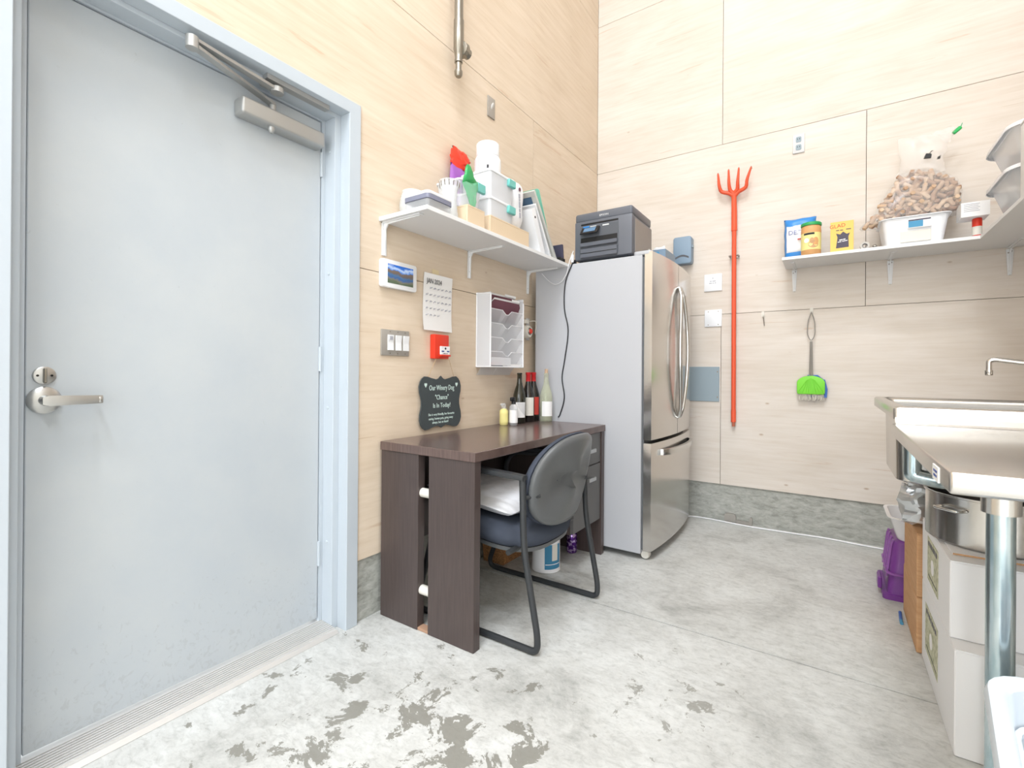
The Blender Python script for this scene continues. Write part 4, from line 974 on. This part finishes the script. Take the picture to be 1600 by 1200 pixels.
for k in range(44):
    rg = random.Random(k); x = 1.450+.138*k/43; tube(bs, [(x, -.044+.01*rg.random(), .93), (x+rg.uniform(-.006, .006), -.044+.012*rg.random(), .886+rg.uniform(-.006, .008))], .0018, 4)
b_o = obj('bristles', bs, 'bristle', t); b_o['kind'] = 'stuff'
t = thing('dustpan', 'blue dustpan hanging flat on the wall behind the green brush', 'dustpan', (1.54, -.02, .9))
obj('pan', prism(B(), [(1.490, .905), (1.600, .905), (1.604, .96), (1.590, 1.02), (1.555, 1.05), (1.50, 1.05)], 'y', -.026, -.006, bev=.003), 'blue_plastic', t)
obj('rim_edge', prism(B(), [(1.590, .905), (1.606, .905), (1.610, .96), (1.596, 1.022), (1.585, 1.018), (1.598, .96)], 'y', -.0292, -.0265), 'blue_plastic', t)

# ------------------------------------------------------------------ right shelf
RZ, RT = 1.757, 1.775
t = thing('wall_shelf', 'white corner shelf with jars and bins on the back wall', 'shelf', (1.9, -.15, RZ))
obj('shelf_board', prism(B(), [(1.372, -.002), (1.372, -.312), (2.262, -.312), (2.262, -1.35), (XR-.002, -1.35), (XR-.002, -.002)], 'z', RZ, RT, bev=.001), 'white_paint', t)
for x in (1.421, 1.923, 2.437):
    bm = B(); prism(bm, [(-.002, RZ-.152), (-.012, RZ-.152), (-.016, RZ-.03), (-.030, RZ-.012), (-.22, RZ-.008), (-.22, RZ-.001), (-.002, RZ-.001)], 'x', x-.003, x+.003)
    prism(bm, [(x-.008, RZ-.152), (x+.008, RZ-.152), (x+.015, RZ-.01), (x-.015, RZ-.01)], 'y', -.006, -.002); box(bm, x-.013, x+.013, -.23, -.002, RZ-.005, RZ-.001)
    b = obj('bracket', bm, 'white_paint', t)
    for dx_, z in ((-.006, RZ-.03), (.006, RZ-.022), (0, RZ-.13)): obj('screw', lathe(B(), [(.004, 0), (.004, -.002)], (x+dx_, -.006, z), 8, 'y'), 'grey_plate', b)
    obj('screw', lathe(B(), [(.004, RZ-.007), (.004, RZ-.005)], (x, -.19, 0), 8), 'grey_plate', b)
# pouch
t = thing('wipes_pouch', 'blue and white soft pouch at the free end of the right shelf', 'pouch', (1.455, -.14, RT))
Mp = Matrix.Translation((1.458, -.150, RT+.001)) @ Matrix.Rotation(-.05, 4, 'X')
obj('bag', xf(pillow(B(), .175, .275, .085, 16, 20, .010, 1.3, .4), Mp), 'pouch_blue', t, 60)
obj('white_panel', xf(pillow(B(), .160, .195, .094, 14, 16, .006, 1.3, .26), Mp @ Matrix.Translation((-.002, -.002, .038))), 'white_gloss', t, 60)
text('lettering', "DE.'T", .038, 'blue_ink', t, (1.440, -.2035, 1.945), 'y'); obj('red_mark', bx(1.448, 1.470, -.2045, -.2015, 1.898, 1.906), 'red_label', t)
# jar
t = thing('peanut_jar', 'yellow labelled jar with a green lid in front of the blue pouch', 'jar', (1.522, -.262, RT)); jx, jy = 1.522, -.264
obj('body', lathe(B(), [(.048, RT+E_), (.052, RT+.006), (.052, RT+.168), (.049, RT+.176)], (jx, jy, 0), 32), 'tan_label', t, 45)
obj('label_wrap', lathe(B(), [(.0525, RT+.030), (.0525, RT+.150)], (jx, jy, 0), 32, cap0=False, cap1=False), 'yellow_label', t, 45)
obj('label_stripe', lathe(B(), [(.0528, RT+.132), (.0528, RT+.152)], (jx, jy, 0), 32, cap0=False, cap1=False), 'tan_label', t, 45)
obj('label_brand', band(B(), jx, jy, .0531, -2.3, -1.2, RT+.118, RT+.130), 'dark_ink', t, 45)
def patch(cx, cy, r, a, z, ra, rz, n=16):
    bm = B(); c0 = bm.verts.new((cx+math.cos(a)*r, cy+math.sin(a)*r, z)); ring = []
    for k in range(n):
        t_ = 2*PI*k/n; aa = a+math.cos(t_)*ra/r; ring.append(bm.verts.new((cx+math.cos(aa)*r, cy+math.sin(aa)*r, z+math.sin(t_)*rz)))
    for k in range(n): bm.faces.new((c0, ring[k], ring[(k+1) % n]))
    return bm
for i_, (a_, z_, ra_, rz_) in enumerate(((-1.30, .060, .028, .022), (-1.05, .078, .016, .024), (-1.45, .082, .012, .018), (-2.0, .085, .014, .014))):
    obj('label_picture', patch(jx, jy, .0531+.0002*i_, a_, RT+z_, ra_, rz_), 'paper_white' if i_ == 3 else ('cardboard' if i_ != 1 else 'tan_label'), t)
obj('lid', lathe(B(), [(.054, RT+.1765), (.055, RT+.180), (.055, RT+.192), (.052, RT+.196)], (jx, jy, 0), 32), 'green_lid', t, 45)
# yellow box
t = thing('bag_carton', 'yellow carton printed with a grey bin bag on the right shelf', 'box', (1.675, -.25, RT))
obj('carton', bx(1.620, 1.733, -.275, -.205, RT+E_, 1.957, bev=.0015), 'yellow_box', t)
text('lettering', 'GLAD', .030, 'red_label', t, (1.655, -.2755, 1.930), 'y', rot=.08)
print_bars(t, 'bag_grey', 'y', (1.665, -.2751, 1.905), .034, .005, (2, 2)); print_bars(t, 'bag_grey', 'y', (1.708, -.2751, 1.907), .024, .005, (1,))
obj('bag_print', prism(B(), [(1.648, 1.80), (1.710, 1.802), (1.708, 1.865), (1.716, 1.885), (1.700, 1.880), (1.682, 1.895), (1.668, 1.880), (1.648, 1.888), (1.655, 1.865)], 'y', -.2757, -.2752), 'bag_grey', t)
print_bars(t, 'paper_white', 'y', (1.679, -.2757, 1.848), .030, .006, (3, 2), rot=.12); print_bars(t, 'paper_white', 'y', (1.680, -.2757, 1.838), .048, .004, (2, 3), rot=.12)
# tape roll and small nut
t = thing('tape_roll', 'small grey roll of tape standing on edge beside the yellow carton', 'tape', (1.786, -.25, RT))
tr_ = B(); loft(tr_, [[(1.786+r*math.cos(2*PI*k/28), y, RT+.0235+r*math.sin(2*PI*k/28)) for k in range(28)] for r, y in ((.013, -.272), (.0225, -.272), (.0225, -.246), (.013, -.246), (.013, -.272))], False, False)
obj('roll', tr_, 'grey_plate', t, 50); obj('core', loft(B(), [[(1.786+r*math.cos(2*PI*k/24), y, RT+.0235+r*math.sin(2*PI*k/24)) for k in range(24)] for r, y in ((.0105, -.271), (.0128, -.271), (.0128, -.247), (.0105, -.247), (.0105, -.271))], False, False), 'dark_grey_plastic', t, 50)
t = thing('metal_fitting', 'tiny grey metal fitting between the tape roll and the white bin', 'fitting', (1.832, -.25, RT))
obj('body', lathe(B(), [(.010, RT+E_), (.010, RT+.012), (.006, RT+.014), (.006, RT+.026)], (1.832, -.255, 0), 8), 'dull_pipe', t, 30); obj('nut', lathe(B(), [(.011, RT+.015), (.011, RT+.020)], (1.832, -.255, 0), 6), 'dull_pipe', t)
# white bin with printed label
t = thing('storage_bin', 'white plastic storage bin with a blue label under the bag of corks', 'bin', (2.0, -.2, RT))
def bin_mesh(x0, x1, y0, y1, z0, z1, tp, th_=.003, r=.03, lip=.012, back=0.):
    lo = [(x0+tp, x1-tp, y0+tp, y1-tp, z0, r), (x0, x1, y0, y1, z1, r), (x0-lip, x1+lip, y0-lip, y1+lip, z1, r+lip), (x0-lip, x1+lip, y0-lip, y1+lip, z1+.004, r+lip), (x0+th_, x1-th_, y0+th_, y1-th_, z1+.004, r), (x0+tp+th_, x1-tp-th_, y0+tp+th_, y1-tp-th_, z0+th_, r)]
    return loft(B(), [[(x, y, a[4]) for x, y in rrect(a[0], a[1], a[2], a[3], a[5], 4)] for a in lo])
obj('body', bin_mesh(1.862, 2.150, -.285, -.03, RT+E_, 1.925, .022), 'white_plastic', t, 50)
obj('window_panel', bx(1.945, 2.075, -.2755, -.2675, 1.790, 1.850, bev=.001), 'off_white', t)
lb_ = obj('printed_label', bx(1.975, 2.075, -.2875, -.2835, 1.862, 1.910, M=None), 'paper_white', t)
obj('label_print', bx(1.978, 2.040, -.2885, -.2876, 1.866, 1.900), 'paint_blue', lb_); obj('label_print', bx(1.978, 2.072, -.2885, -.2876, 1.901, 1.908), 'bag_grey', lb_)
# bag of corks
ck_me = lathe(B(), [(.0105, -.022), (.0115, -.020), (.0115, .020), (.0105, .022)], (0, 0, 0), 9)
ckm = bpy.data.meshes.new('wine_cork'); ck_me.to_mesh(ckm); ck_me.free(); ckm.materials.append(MATS['cork'])
for p in ckm.polygons: p.use_smooth = len(p.vertices) == 4
OUT = [(1.795, 1.935), (1.845, 1.995), (1.900, 2.090), (1.955, 2.195), (2.015, 2.210), (2.105, 2.195), (2.180, 2.130), (2.195, 2.060), (2.190, 1.960), (2.130, 1.945), (2.02, 1.945), (1.88, 1.935)]
def inside(x, z, poly):
    c_ = False; j = len(poly)-1
    for i in range(len(poly)):
        if (poly[i][1] > z) != (poly[j][1] > z) and x < (poly[j][0]-poly[i][0])*(z-poly[i][1])/(poly[j][1]-poly[i][1])+poly[i][0]: c_ = not c_
        j = i
    return c_
rg = random.Random(11); placed = []
def cork(p, e):
    o = bpy.data.objects.new('wine_cork', ckm); COL.objects.link(o); o.location = p; o.rotation_euler = e
    tagset(o, 'used wine cork heaped in the clear plastic bag', 'cork', 'corks in the clear bag')
def clear(p, md): return all((p-q).length > md for q in placed)
for layer_y, tries, md in ((-.186, 4200, .0235), (-.160, 1800, .027), (-.13, 900, .031)):
    for _ in range(tries):
        x, z = rg.uniform(1.79, 2.20), rg.uniform(1.92, 2.22)
        if not inside(x, z, OUT): continue
        edge = min(abs(x-1.80), 1)
        p = Vector((x, layer_y + rg.uniform(-.008, .008) + max(0, (z-2.08))*.28 + max(0, 1.86-x)*.3, z))
        if clear(p, md) and len(placed) < 285: placed.append(p); cork(p, (rg.uniform(-.35, .35), rg.uniform(0, PI), rg.uniform(-.5, .5)) if rg.random() < .75 else (PI/2+rg.uniform(-.4, .4), 0, rg.uniform(-.4, .4)))
t = thing('cork_bag', 'clear plastic bag of wine corks resting on the white bin', 'bag', (2.0, -.13, 1.94))
def offset_poly(poly, d):
    cx = sum(p[0] for p in poly)/len(poly); cz = sum(p[1] for p in poly)/len(poly)
    return [(p[0]+(p[0]-cx)*d, p[1]+(p[1]-cz)*d) for p in poly]
O2 = offset_poly(OUT, .10); lps = []
for y, s in ((-.214, .72), (-.205, .93), (-.17, 1.02), (-.12, 1.03), (-.07, .98), (-.045, .75)):
    cx, cz = 2.0, 2.05; lps.append([(cx+(x-cx)*s+.006*noise.noise(Vector((x*30, z*30, y*9))), y+max(0, z-2.08)*.2+.01*noise.noise(Vector((x*25, y*40, z*25))), max(1.932, cz+(z-cz)*s+.006*noise.noise(Vector((z*28, x*28, 3))))) for x, z in O2])
obj('bag_body', loft(B(), lps), 'clear_film', t, 60)
nk = pillow(B(), .235, .215, .06, 18, 14, .03, 6.6, .5, lambda f: .96-.22*math.sin(f*PI)*(1 if f < .5 else .6)+.10*f)
xf(nk, Matrix.Translation((2.045, -.125, 2.205)) @ Matrix.Rotation(.08, 4, 'Y')); obj('bag_neck', nk, 'clear_film', t, 60)
tip_ = xf(pillow(B(), .10, .075, .02, 8, 8, .02, 2.6, .5, lambda f: 1-.7*f), Matrix.Translation((2.130, -.125, 2.385)) @ Matrix.Rotation(.85, 4, 'Y')); obj('bag_tail', tip_, 'clear_film', t, 60)
obj('bag_corner', xf(pillow(B(), .10, .09, .05, 8, 8, .02, 4.1, .5), Matrix.Translation((2.172, -.14, 1.935))), 'clear_film', t, 60)
t = thing('bag_clip', 'small green clip closing the tail of the cork bag', 'clip', (2.2, -.125, 2.41))
obj('jaw', bx(-.022, .022, -.008, .008, -.010, .010, bev=.004, M=Matrix.Translation((2.200, -.125, 2.412)) @ Matrix.Rotation(-.7, 4, 'Y')), 'green_clip', t, 40); obj('tail', tube(B(), [(2.214, -.125, 2.424), (2.222, -.125, 2.447)], [.004, .002], 6), 'green_film', t)
for (x, z, lab, s_) in ((2.072, 2.283, 'black binder clip gripping the middle of the cork bag neck', 1.), (2.118, 2.262, 'tiny dark wire clip low on the cork bag neck', .4)):
    t = thing('binder_clip', lab, 'clip', (x, -.165, z))
    obj('body', prism(B(), [(x-.018*s_, z-.010*s_), (x+.014*s_, z-.014*s_), (x+.016*s_, z+.006*s_), (x-.008*s_, z+.014*s_)], 'y', -.180, -.165), 'black_plastic', t)
    obj('lever', tube(B(), [(x+.006*s_, -.172, z+.008*s_), (x+.016*s_, -.178, z+.024*s_), (x+.022*s_, -.178, z+.020*s_)], .002, 6), 'black_plastic', t)
# stacked open bins on the shelf return
for z0, lab, cm in ((RT+E_, 'white open bin full of clear bags, lower of the corner stack', 'blue_grey_plastic'), (1.955, 'white open bin full of clear bags, upper of the corner stack', 'clear_film')):
    t = thing('stacking_bin', lab, 'bin', (2.42, -.65, z0))
    z1 = z0+.165; x0, x1, ya, yb = 2.275, 2.56, -.845, -.42
    obj('shell', bin_mesh(x0-.004, x1, ya, yb, z0, z1-.004, .045, .003, .07, .016), 'bin_shell', t, 50)
    obj('rim', loft(B(), [[(x, y, z) for x, y in rrect(x0-.004-e, x1+e, ya-e, yb+e, .07+e, 6)] for e, z in ((.002, z1+.0005), (.018, z1+.0005), (.020, z1-.010), (.023, z1-.010), (.021, z1+.006), (.002, z1+.006))], False, False), 'white_plastic', t, 50)
    sb_ = pillow(B(), .33, .125, .17, 18, 12, .05, 7.7+z0, .5)
    bgp = thing('plastic_bags', 'crumpled clear plastic bags stuffed in the %s corner bin' % ('lower' if z0 < 1.9 else 'upper'), 'plastic bags', (2.42, -.7, z0))
    obj('bundle', xf(sb_, Matrix.Translation((2.415, -.635, z0+.008)) @ Matrix.Rotation(PI/2, 4, 'Z')), 'frosted_tub', bgp, 70)
    obj('fold', xf(pillow(B(), .22, .09, .07, 14, 10, .05, 3.7+z0, .5), Matrix.Translation((2.355, -.62, z0+.03)) @ Matrix.Rotation(PI/2+.2, 4, 'Z')), cm if z0 < 1.9 else 'frosted_tub', bgp, 70)
t = thing('label_carton', 'small white carton with printed label tucked behind the corner bins', 'box', (2.2, -.2, RT))
obj('carton', bx(2.190, 2.300, -.302, -.188, 1.880, 1.955), 'paper_white', t)
tx = B()
for k in range(5): box(tx, 2.200, 2.262-.006*(k % 2), -.3032, -.3024, 1.943-k*.009, 1.945-k*.009)
o_ = obj('label_print', tx, 'pale_ink', t); o_['kind'] = 'stuff'
t['label'] = 'small white printed carton on a red tin beside the corner bins'
t = thing('red_tin', 'slim red tin on the shelf corner under the printed white carton', 'tin', (2.25, -.22, RT))
obj('body', lathe(B(), [(.018, RT+E_), (.020, RT+.004), (.020, RT+.098), (.018, RT+.1035)], (2.262, -.245, 0), 24), 'red_plastic', t, 45); obj('label_wrap', lathe(B(), [(.0203, RT+.015), (.0203, RT+.06)], (2.262, -.245, 0), 24, cap0=False, cap1=False), 'off_white', t, 45)
t = thing('white_carton', 'tall white carton standing in front of the stacked corner bins', 'box', (2.42, -.95, RT))
obj('carton', bx(2.274, 2.56, -1.02, -.885, RT+E_, 2.085, bev=.006, seg=2), 'white_carton', t, 40); obj('lid_flap', bx(2.273, 2.561, -1.021, -.884, 2.0855, 2.096, bev=.003), 'white_carton', t, 40)

# ------------------------------------------------------------------ stainless bench and sink along the right wall
t = thing('steel_bench', 'stainless steel work bench on round galvanised legs beside the cartons', 'bench', (2.17, -2.23, 0))
BX0, BX1, BY0, BY1, BT = 1.787, 2.57, -2.684, -1.778, .900
sh = bx(BX0, BX1, BY0, BY1, BT-.004, BT)
obj('top_sheet', bx(BX0+.002, BX1, BY0+.002, BY1, BT-.036, BT, bev=.005, seg=3), 'stainless_bench', t, 40)
obj('rear_upturn', prism(B(), [(BY1-.028, BT+.0005), (BY1-.006, BT+.005), (BY1, BT+.020), (BY1+.008, BT+.020), (BY1+.004, BT-.03), (BY1+.0005, BT-.03), (BY1+.0005, BT-.002)], 'x', BX0+.012, BX1), 'stainless_bench', t)
obj('paper_tag', bx(BX0-.0002, BX0+.0022, -2.60, -2.545, BT-.034, BT-.008), 'paper_white', t)
print_bars(t, 'blue_ink', '-x', (BX0-.0002, -2.573, BT-.017), .034, .004, (1, 2)); print_bars(t, 'blue_ink', '-x', (BX0-.0002, -2.573, BT-.025), .030, .004, (2, 1))
for x, y in ((1.862, -2.610), (2.005, -1.945), (2.50, -2.610), (2.50, -1.945)):
    lg = obj('leg', lathe(B(), [(.0175, .02), (.0175, BT-.0365)], (x, y, 0), 24), 'galvanised', t, 50)
    obj('foot', lathe(B(), [(.014, .001), (.020, .006), (.020, .03), (.0178, .036)], (x, y, 0), 18), 'dull_pipe', lg, 40)
    obj('socket', lathe(B(), [(.024, BT-.070), (.024, BT-.0368)], (x, y, 0), 20), 'stainless_bench', lg, 40)
t = thing('steel_sink', 'deep stainless steel sink with a raised rolled rim behind the bench', 'sink', (2.18, -1.33, 0))
SX0, SX1, SY0, SY1, RZ_ = 1.797, 2.57, -1.752, -.905, .952
lps = [(SX0, SX1, SY0, SY1, RZ_-.040, .01), (SX0, SX1, SY0, SY1, RZ_-.006, .01), (SX0+.006, SX1-.006, SY0+.006, SY1-.006, RZ_, .012), (SX0+.030, SX1-.03, SY0+.030, SY1-.03, RZ_, .03), (SX0+.040, SX1-.04, SY0+.040, SY1-.04, RZ_-.012, .03), (SX0+.042, SX1-.042, SY0+.042, SY1-.042, RZ_-.020, .03)]
rimb = loft(B(), [[(x, y, a[4]) for x, y in rrect(a[0], a[1], a[2], a[3], a[5], 4)] for a in lps], False, False)
obj('rim', rimb, 'stainless_bench', t, 50)
SB = -1.395
bl_ = [(SX0+.042, SX1-.042, SB, SY1-.042, RZ_-.0205, .03), (SX0+.045, SX1-.045, SB+.005, SY1-.045, .665, .04), (SX0+.08, SX1-.08, SB+.04, SY1-.08, .645, .04), (SX0+.08, SX1-.08, SB+.04, SY1-.08, .638, .04), (SX0+.041, SX1-.041, SB+.001, SY1-.041, .658, .04), (SX0+.037, SX1-.037, SB-.003, SY1-.037, RZ_-.0205, .03)]
obj('drain_deck', bx(SX0+.043, SX1-.043, SY0+.043, SB-.004, RZ_-.024, RZ_-.0205), 'stainless_bench', t)
bo = B(); L0 = [[(x, y, a[4]) for x, y in rrect(a[0], a[1], a[2], a[3], a[5], 4)] for a in bl_]
loft(bo, L0[:3], False, True); loft(bo, L0[3:], True, False); obj('bowl', bo, 'stainless_bench', t, 50)
for x, y in ((1.935, -.905), (2.50, -.905), (2.50, -1.66)):
    lg = obj('leg', lathe(B(), [(.0145, .02), (.0145, .657)], (x, y, 0), 18), 'galvanised', t, 50); obj('foot', lathe(B(), [(.012, .001), (.018, .006), (.018, .03)], (x, y, 0), 16), 'dull_pipe', lg, 40)
t = thing('drain_pipe', 'fat galvanised drain pipe dropping behind the bench edge into an elbow', 'pipe', (1.85, -1.72, .7))
obj('pipe', tube(B(), fillet([(1.848, -1.715, BT-.037), (1.848, -1.715, .755), (1.848, -1.715, .735), (1.90, -1.72, .725), (2.45, -1.73, .72)], .03, 6), .0235, 18), 'galvanised', t, 60)
obj('flange', lathe(B(), [(.03, BT-.062), (.03, BT-.0372)], (1.848, -1.715, 0), 20), 'stainless_bench', t, 50)
t = thing('wall_faucet', 'slim chrome swan neck faucet reaching over the sink from the right wall', 'faucet', (XR, -1.24, 1.05))
obj('spout', tube(B(), fillet([(XR-.012, -1.24, 1.035), (2.30, -1.235, 1.082), (2.135, -1.232, 1.112), (2.117, -1.231, 1.108), (2.117, -1.231, 1.066)], .03, 6), .0085, 12), 'bright_steel', t, 60)
obj('aerator', lathe(B(), [(.0105, 1.054), (.0115, 1.056), (.0115, 1.072)], (2.117, -1.231, 0), 16), 'bright_steel', t, 50)
obj('wall_flange', lathe(B(), [(.028, -.012), (.028, -.004), (.012, -.0005)], (XR, -1.24, 1.035), 20, 'x'), 'bright_steel', t, 50)

# cartons on the floor under the bench
def carton(label, x0, x1, y0, y1, z0, z1, mt, lab=None, seam=True):
    t = thing('carton', label, 'box', ((x0+x1)/2, (y0+y1)/2, z0))
    obj('box_body', bx(x0, x1, y0, y1, z0, z1-.003, bev=.003), mt, t)
    for s in (0, 1):
        ya, yb = (y0+.001, (y0+y1)/2-.001) if s == 0 else ((y0+y1)/2+.001, y1-.001)
        obj('flap', bx(x0+.001, x1-.001, ya, yb, z1-.0028, z1), mt, t)
    if lab:
        la = obj('printed_label', bx(x0-.0012, x0-.0002, lab[0], lab[1], lab[2], lab[3]), 'olive_label', t)
        yc_, zc_ = (lab[0]+lab[1])/2, (lab[2]+lab[3])/2
        obj('label_emblem', lathe(B(), [(.026, -.0008), (.026, 0)], (x0-.0013, yc_, zc_-.008), 20, 'x'), 'paper_white', la)
        print_bars(la, 'bag_grey', '-x', (x0-.0012, yc_, lab[3]-.020), (lab[1]-lab[0])*.8, .016, (1, .5, 1, .5, 1, .7, 1))
        obj('label_line', bx(x0-.0016, x0-.0012, lab[0]+.02, lab[1]-.02, lab[2]+.018, lab[2]+.022), 'dark_ink', la)
    return t
carton('white wine carton with an olive label on the floor, lower of the pair', 1.920, 2.31, -1.908, -1.335, .0008, .2955, 'white_carton', (-1.66, -1.42, .07, .235))
carton('white wine carton with an olive label stacked on another white carton', 1.920, 2.29, -1.838, -1.335, .2965, .5185, 'white_carton', (-1.66, -1.46, .335, .485))
carton('brown cardboard carton on the floor behind the white cartons', 1.905, 2.25, -1.326, -.93, .0008, .2105, 'cardboard')
carton('brown cardboard carton stacked on another brown carton under the sink', 1.905, 2.25, -1.326, -.955, .2115, .452, 'cardboard')
t = thing('flat_cardboard', 'flattened brown edged cardboard sheet under the steel pot', 'cardboard', (2.1, -1.58, .52))
obj('sheet', bx(1.935, 2.28, -1.775, -1.40, .5192, .5245), 'white_carton', t); obj('brown_edge', bx(1.936, 2.279, -1.7757, -1.7752, .5194, .5243), 'cardboard', t)
t = thing('steel_pot', 'wide stainless steel stock pot standing on the white cartons', 'pot', (2.062, -1.585, .525)); z = .5252; R_p = .165
obj('pot_body', lathe(B(), [(R_p-.01, z), (R_p, z+.008), (R_p, z+.148), (R_p+.004, z+.150), (R_p+.004, z+.154), (R_p-.003, z+.154), (R_p-.003, z+.01), (.02, z+.006)], (2.062, -1.585, 0), 48, cap1=True), 'stainless', t, 50)
for a in (-2.35, .8):
    c_ = Vector((2.062+math.cos(a)*R_p, -1.585+math.sin(a)*R_p, z+.115)); d_ = Vector((math.cos(a), math.sin(a), 0)); s_ = Vector((-math.sin(a), math.cos(a), 0))
    obj('handle', tube(B(), fillet([c_-s_*.035, c_-s_*.035+d_*.03, c_+s_*.035+d_*.03, c_+s_*.035], .015, 4), .005, 8), 'bright_steel', t, 60)
t = thing('foil_bag', 'crumpled silver foil bag on the upper brown carton', 'bag', (1.96, -1.15, .453))
fb_ = pillow(B(), .18, .150, .15, 22, 20, .05, 2.7, .6)
for v in fb_.verts:
    n_ = noise.cell(v.co*22); v.co += Vector((noise.noise(v.co*18), noise.noise(v.co*18+Vector((5, 0, 0))), noise.noise(v.co*18+Vector((0, 9, 0)))))*.022
xf(fb_, Matrix.Translation((1.950, -1.18, .470)) @ Matrix.Rotation(.5, 4, 'Z')); zm = min(v.co.z for v in fb_.verts)
for v in fb_.verts: v.co.z += .4528-zm
obj('bag', fb_, 'foil', t, 12)
obj('bag_collar', xf(pillow(B(), .13, .04, .05, 14, 8, .04, 8.7, .6), Matrix.Translation((1.945, -1.20, .590)) @ Matrix.Rotation(.5, 4, 'Z')), 'foil', t, 12)
# purple tote upside down, white basin on it
t = thing('purple_tote', 'upturned purple ribbed plastic tote on the floor below the sink end', 'tote', (1.99, -.68, 0))
tl = [(1.838, 2.14, -.845, -.50, .001, .02), (1.838, 2.14, -.845, -.50, .022, .02), (1.856, 2.12, -.825, -.52, .024, .02), (1.862, 2.115, -.82, -.525, .085, .03), (1.878, 2.10, -.805, -.54, .255, .035), (1.89, 2.088, -.793, -.552, .268, .035)]
obj('body', loft(B(), [[(x, y, a[4]) for x, y in rrect(a[0], a[1], a[2], a[3], a[5], 4)] for a in tl]), 'purple_plastic', t, 50)
for y in (-.77, -.70, -.63, -.57): obj('rib', loft(B(), [[(x+dx_, y+dy_, z) for dx_, dy_ in ((0, -.010), (-.007, -.008), (-.007, .008), (0, .010))] for x, z in ((1.860, .088), (1.877, .245), (1.884, .2655))]), 'purple_foil', t)
obj('flange_band', loft(B(), [[(x, y, z) for x, y in rrect(1.858-e, 2.118+e, -.824-e, -.522+e, .03, 4)] for e, z in ((-.002, .112), (.006, .112), (.006, .120), (-.004, .120))], False, False), 'purple_foil', t, 50)
obj('clip_handle', bx(1.822, 1.8378, -.80, -.72, .03, .085, bev=.004), 'purple_plastic', t)
t = thing('white_basin', 'shallow white plastic basin resting on the upturned purple tote', 'basin', (1.99, -.68, .27))
obj('basin', bin_mesh(1.868, 2.11, -.825, -.53, .2685, .375, .030, .003, .05, .012), 'white_gloss', t, 50); obj('base_ring', loft(B(), [[(x, y, z) for x, y in rrect(1.90+e, 2.075-e, -.79+e, -.565-e, .04, 4)] for e, z in ((.0, .2683), (-.002, .276), (.01, .276))], False, False), 'white_gloss', t, 50)
t = thing('marker_pen', 'blue marker pen lying on the floor by the brown carton', 'pen', (1.885, -1.01, 0))
obj('barrel', tube(B(), [(1.884, -1.07, .0065), (1.889, -.98, .0065)], .006, 10), 'blue_plastic', t, 50); obj('pen_cap', tube(B(), [(1.8835, -1.10, .0065), (1.884, -1.0705, .0065)], .0063, 10), 'paint_blue', t, 50)
# white bin at the bench end
t = thing('white_bin', 'tall white plastic bin with a rolled rim in front of the bench leg', 'bin', (0, 0, 0))
Mb = Matrix.Translation((2.024, -2.905, 0)) @ Matrix.Rotation(math.radians(-8), 4, 'Z')
lw = [(-.17, .17, -.17, .17, .001, .05), (-.212, .212, -.205, .205, .575, .06), (-.222, .222, -.215, .215, .578, .065), (-.226, .226, -.219, .219, .590, .068), (-.222, .222, -.215, .215, .602, .066), (-.212, .212, -.205, .205, .604, .062), (-.202, .202, -.195, .195, .596, .058), (-.165, .165, -.165, .165, .02, .05)]
obj('bin_body', xf(loft(B(), [[(x, y, a[4]) for x, y in rrect(a[0], a[1], a[2], a[3], a[5], 6)] for a in lw]), Mb), 'bin_white', t, 50)
obj('inner_ledge', xf(loft(B(), [[(x, y, z) for x, y in rrect(-.196+e, .196-e, -.189+e, .189-e, .056, 6)] for e, z in ((.0005, .545), (.006, .545), (.006, .551), (0, .551))], False, False), Mb), 'bin_white', t, 50)
# floor cable and grey pipe clip along the upstand
t = thing('floor_cable', 'white cable lying along the foot of the back wall', 'cable', (1.3, -.03, 0))
obj('cable', tube(B(), smooth_path([(.70, -.10, .006), (.80, -.035, .006), (.93, -.03, .006), (1.05, -.045, .006), (1.2, -.055, .006), (1.4, -.045, .006), (1.6, -.03, .006), (1.8, -.05, .006), (2.0, -.06, .006), (2.3, -.06, .006)], 6), .005, 8), 'white_gloss', t, 60)
obj('cable_end', tube(B(), [(2.3, -.06, .006), (2.36, -.06, .006)], .007, 8), 'white_gloss', t)
t = thing('floor_bracket', 'grey metal angle bracket at the foot of the concrete upstand', 'bracket', (1.1, 0, 0))
obj('plate', prism(B(), rrect(1.00, 1.075, .001, .062, .02), 'y', -.012, .0095), 'grey_plate', t, 40); obj('foot_bar', prism(B(), [(1.0755, .001), (1.180, .001), (1.180, .050), (1.172, .056), (1.163, .048), (1.160, .022), (1.0755, .022)], 'y', -.016, .006), 'grey_plate', t, 40)
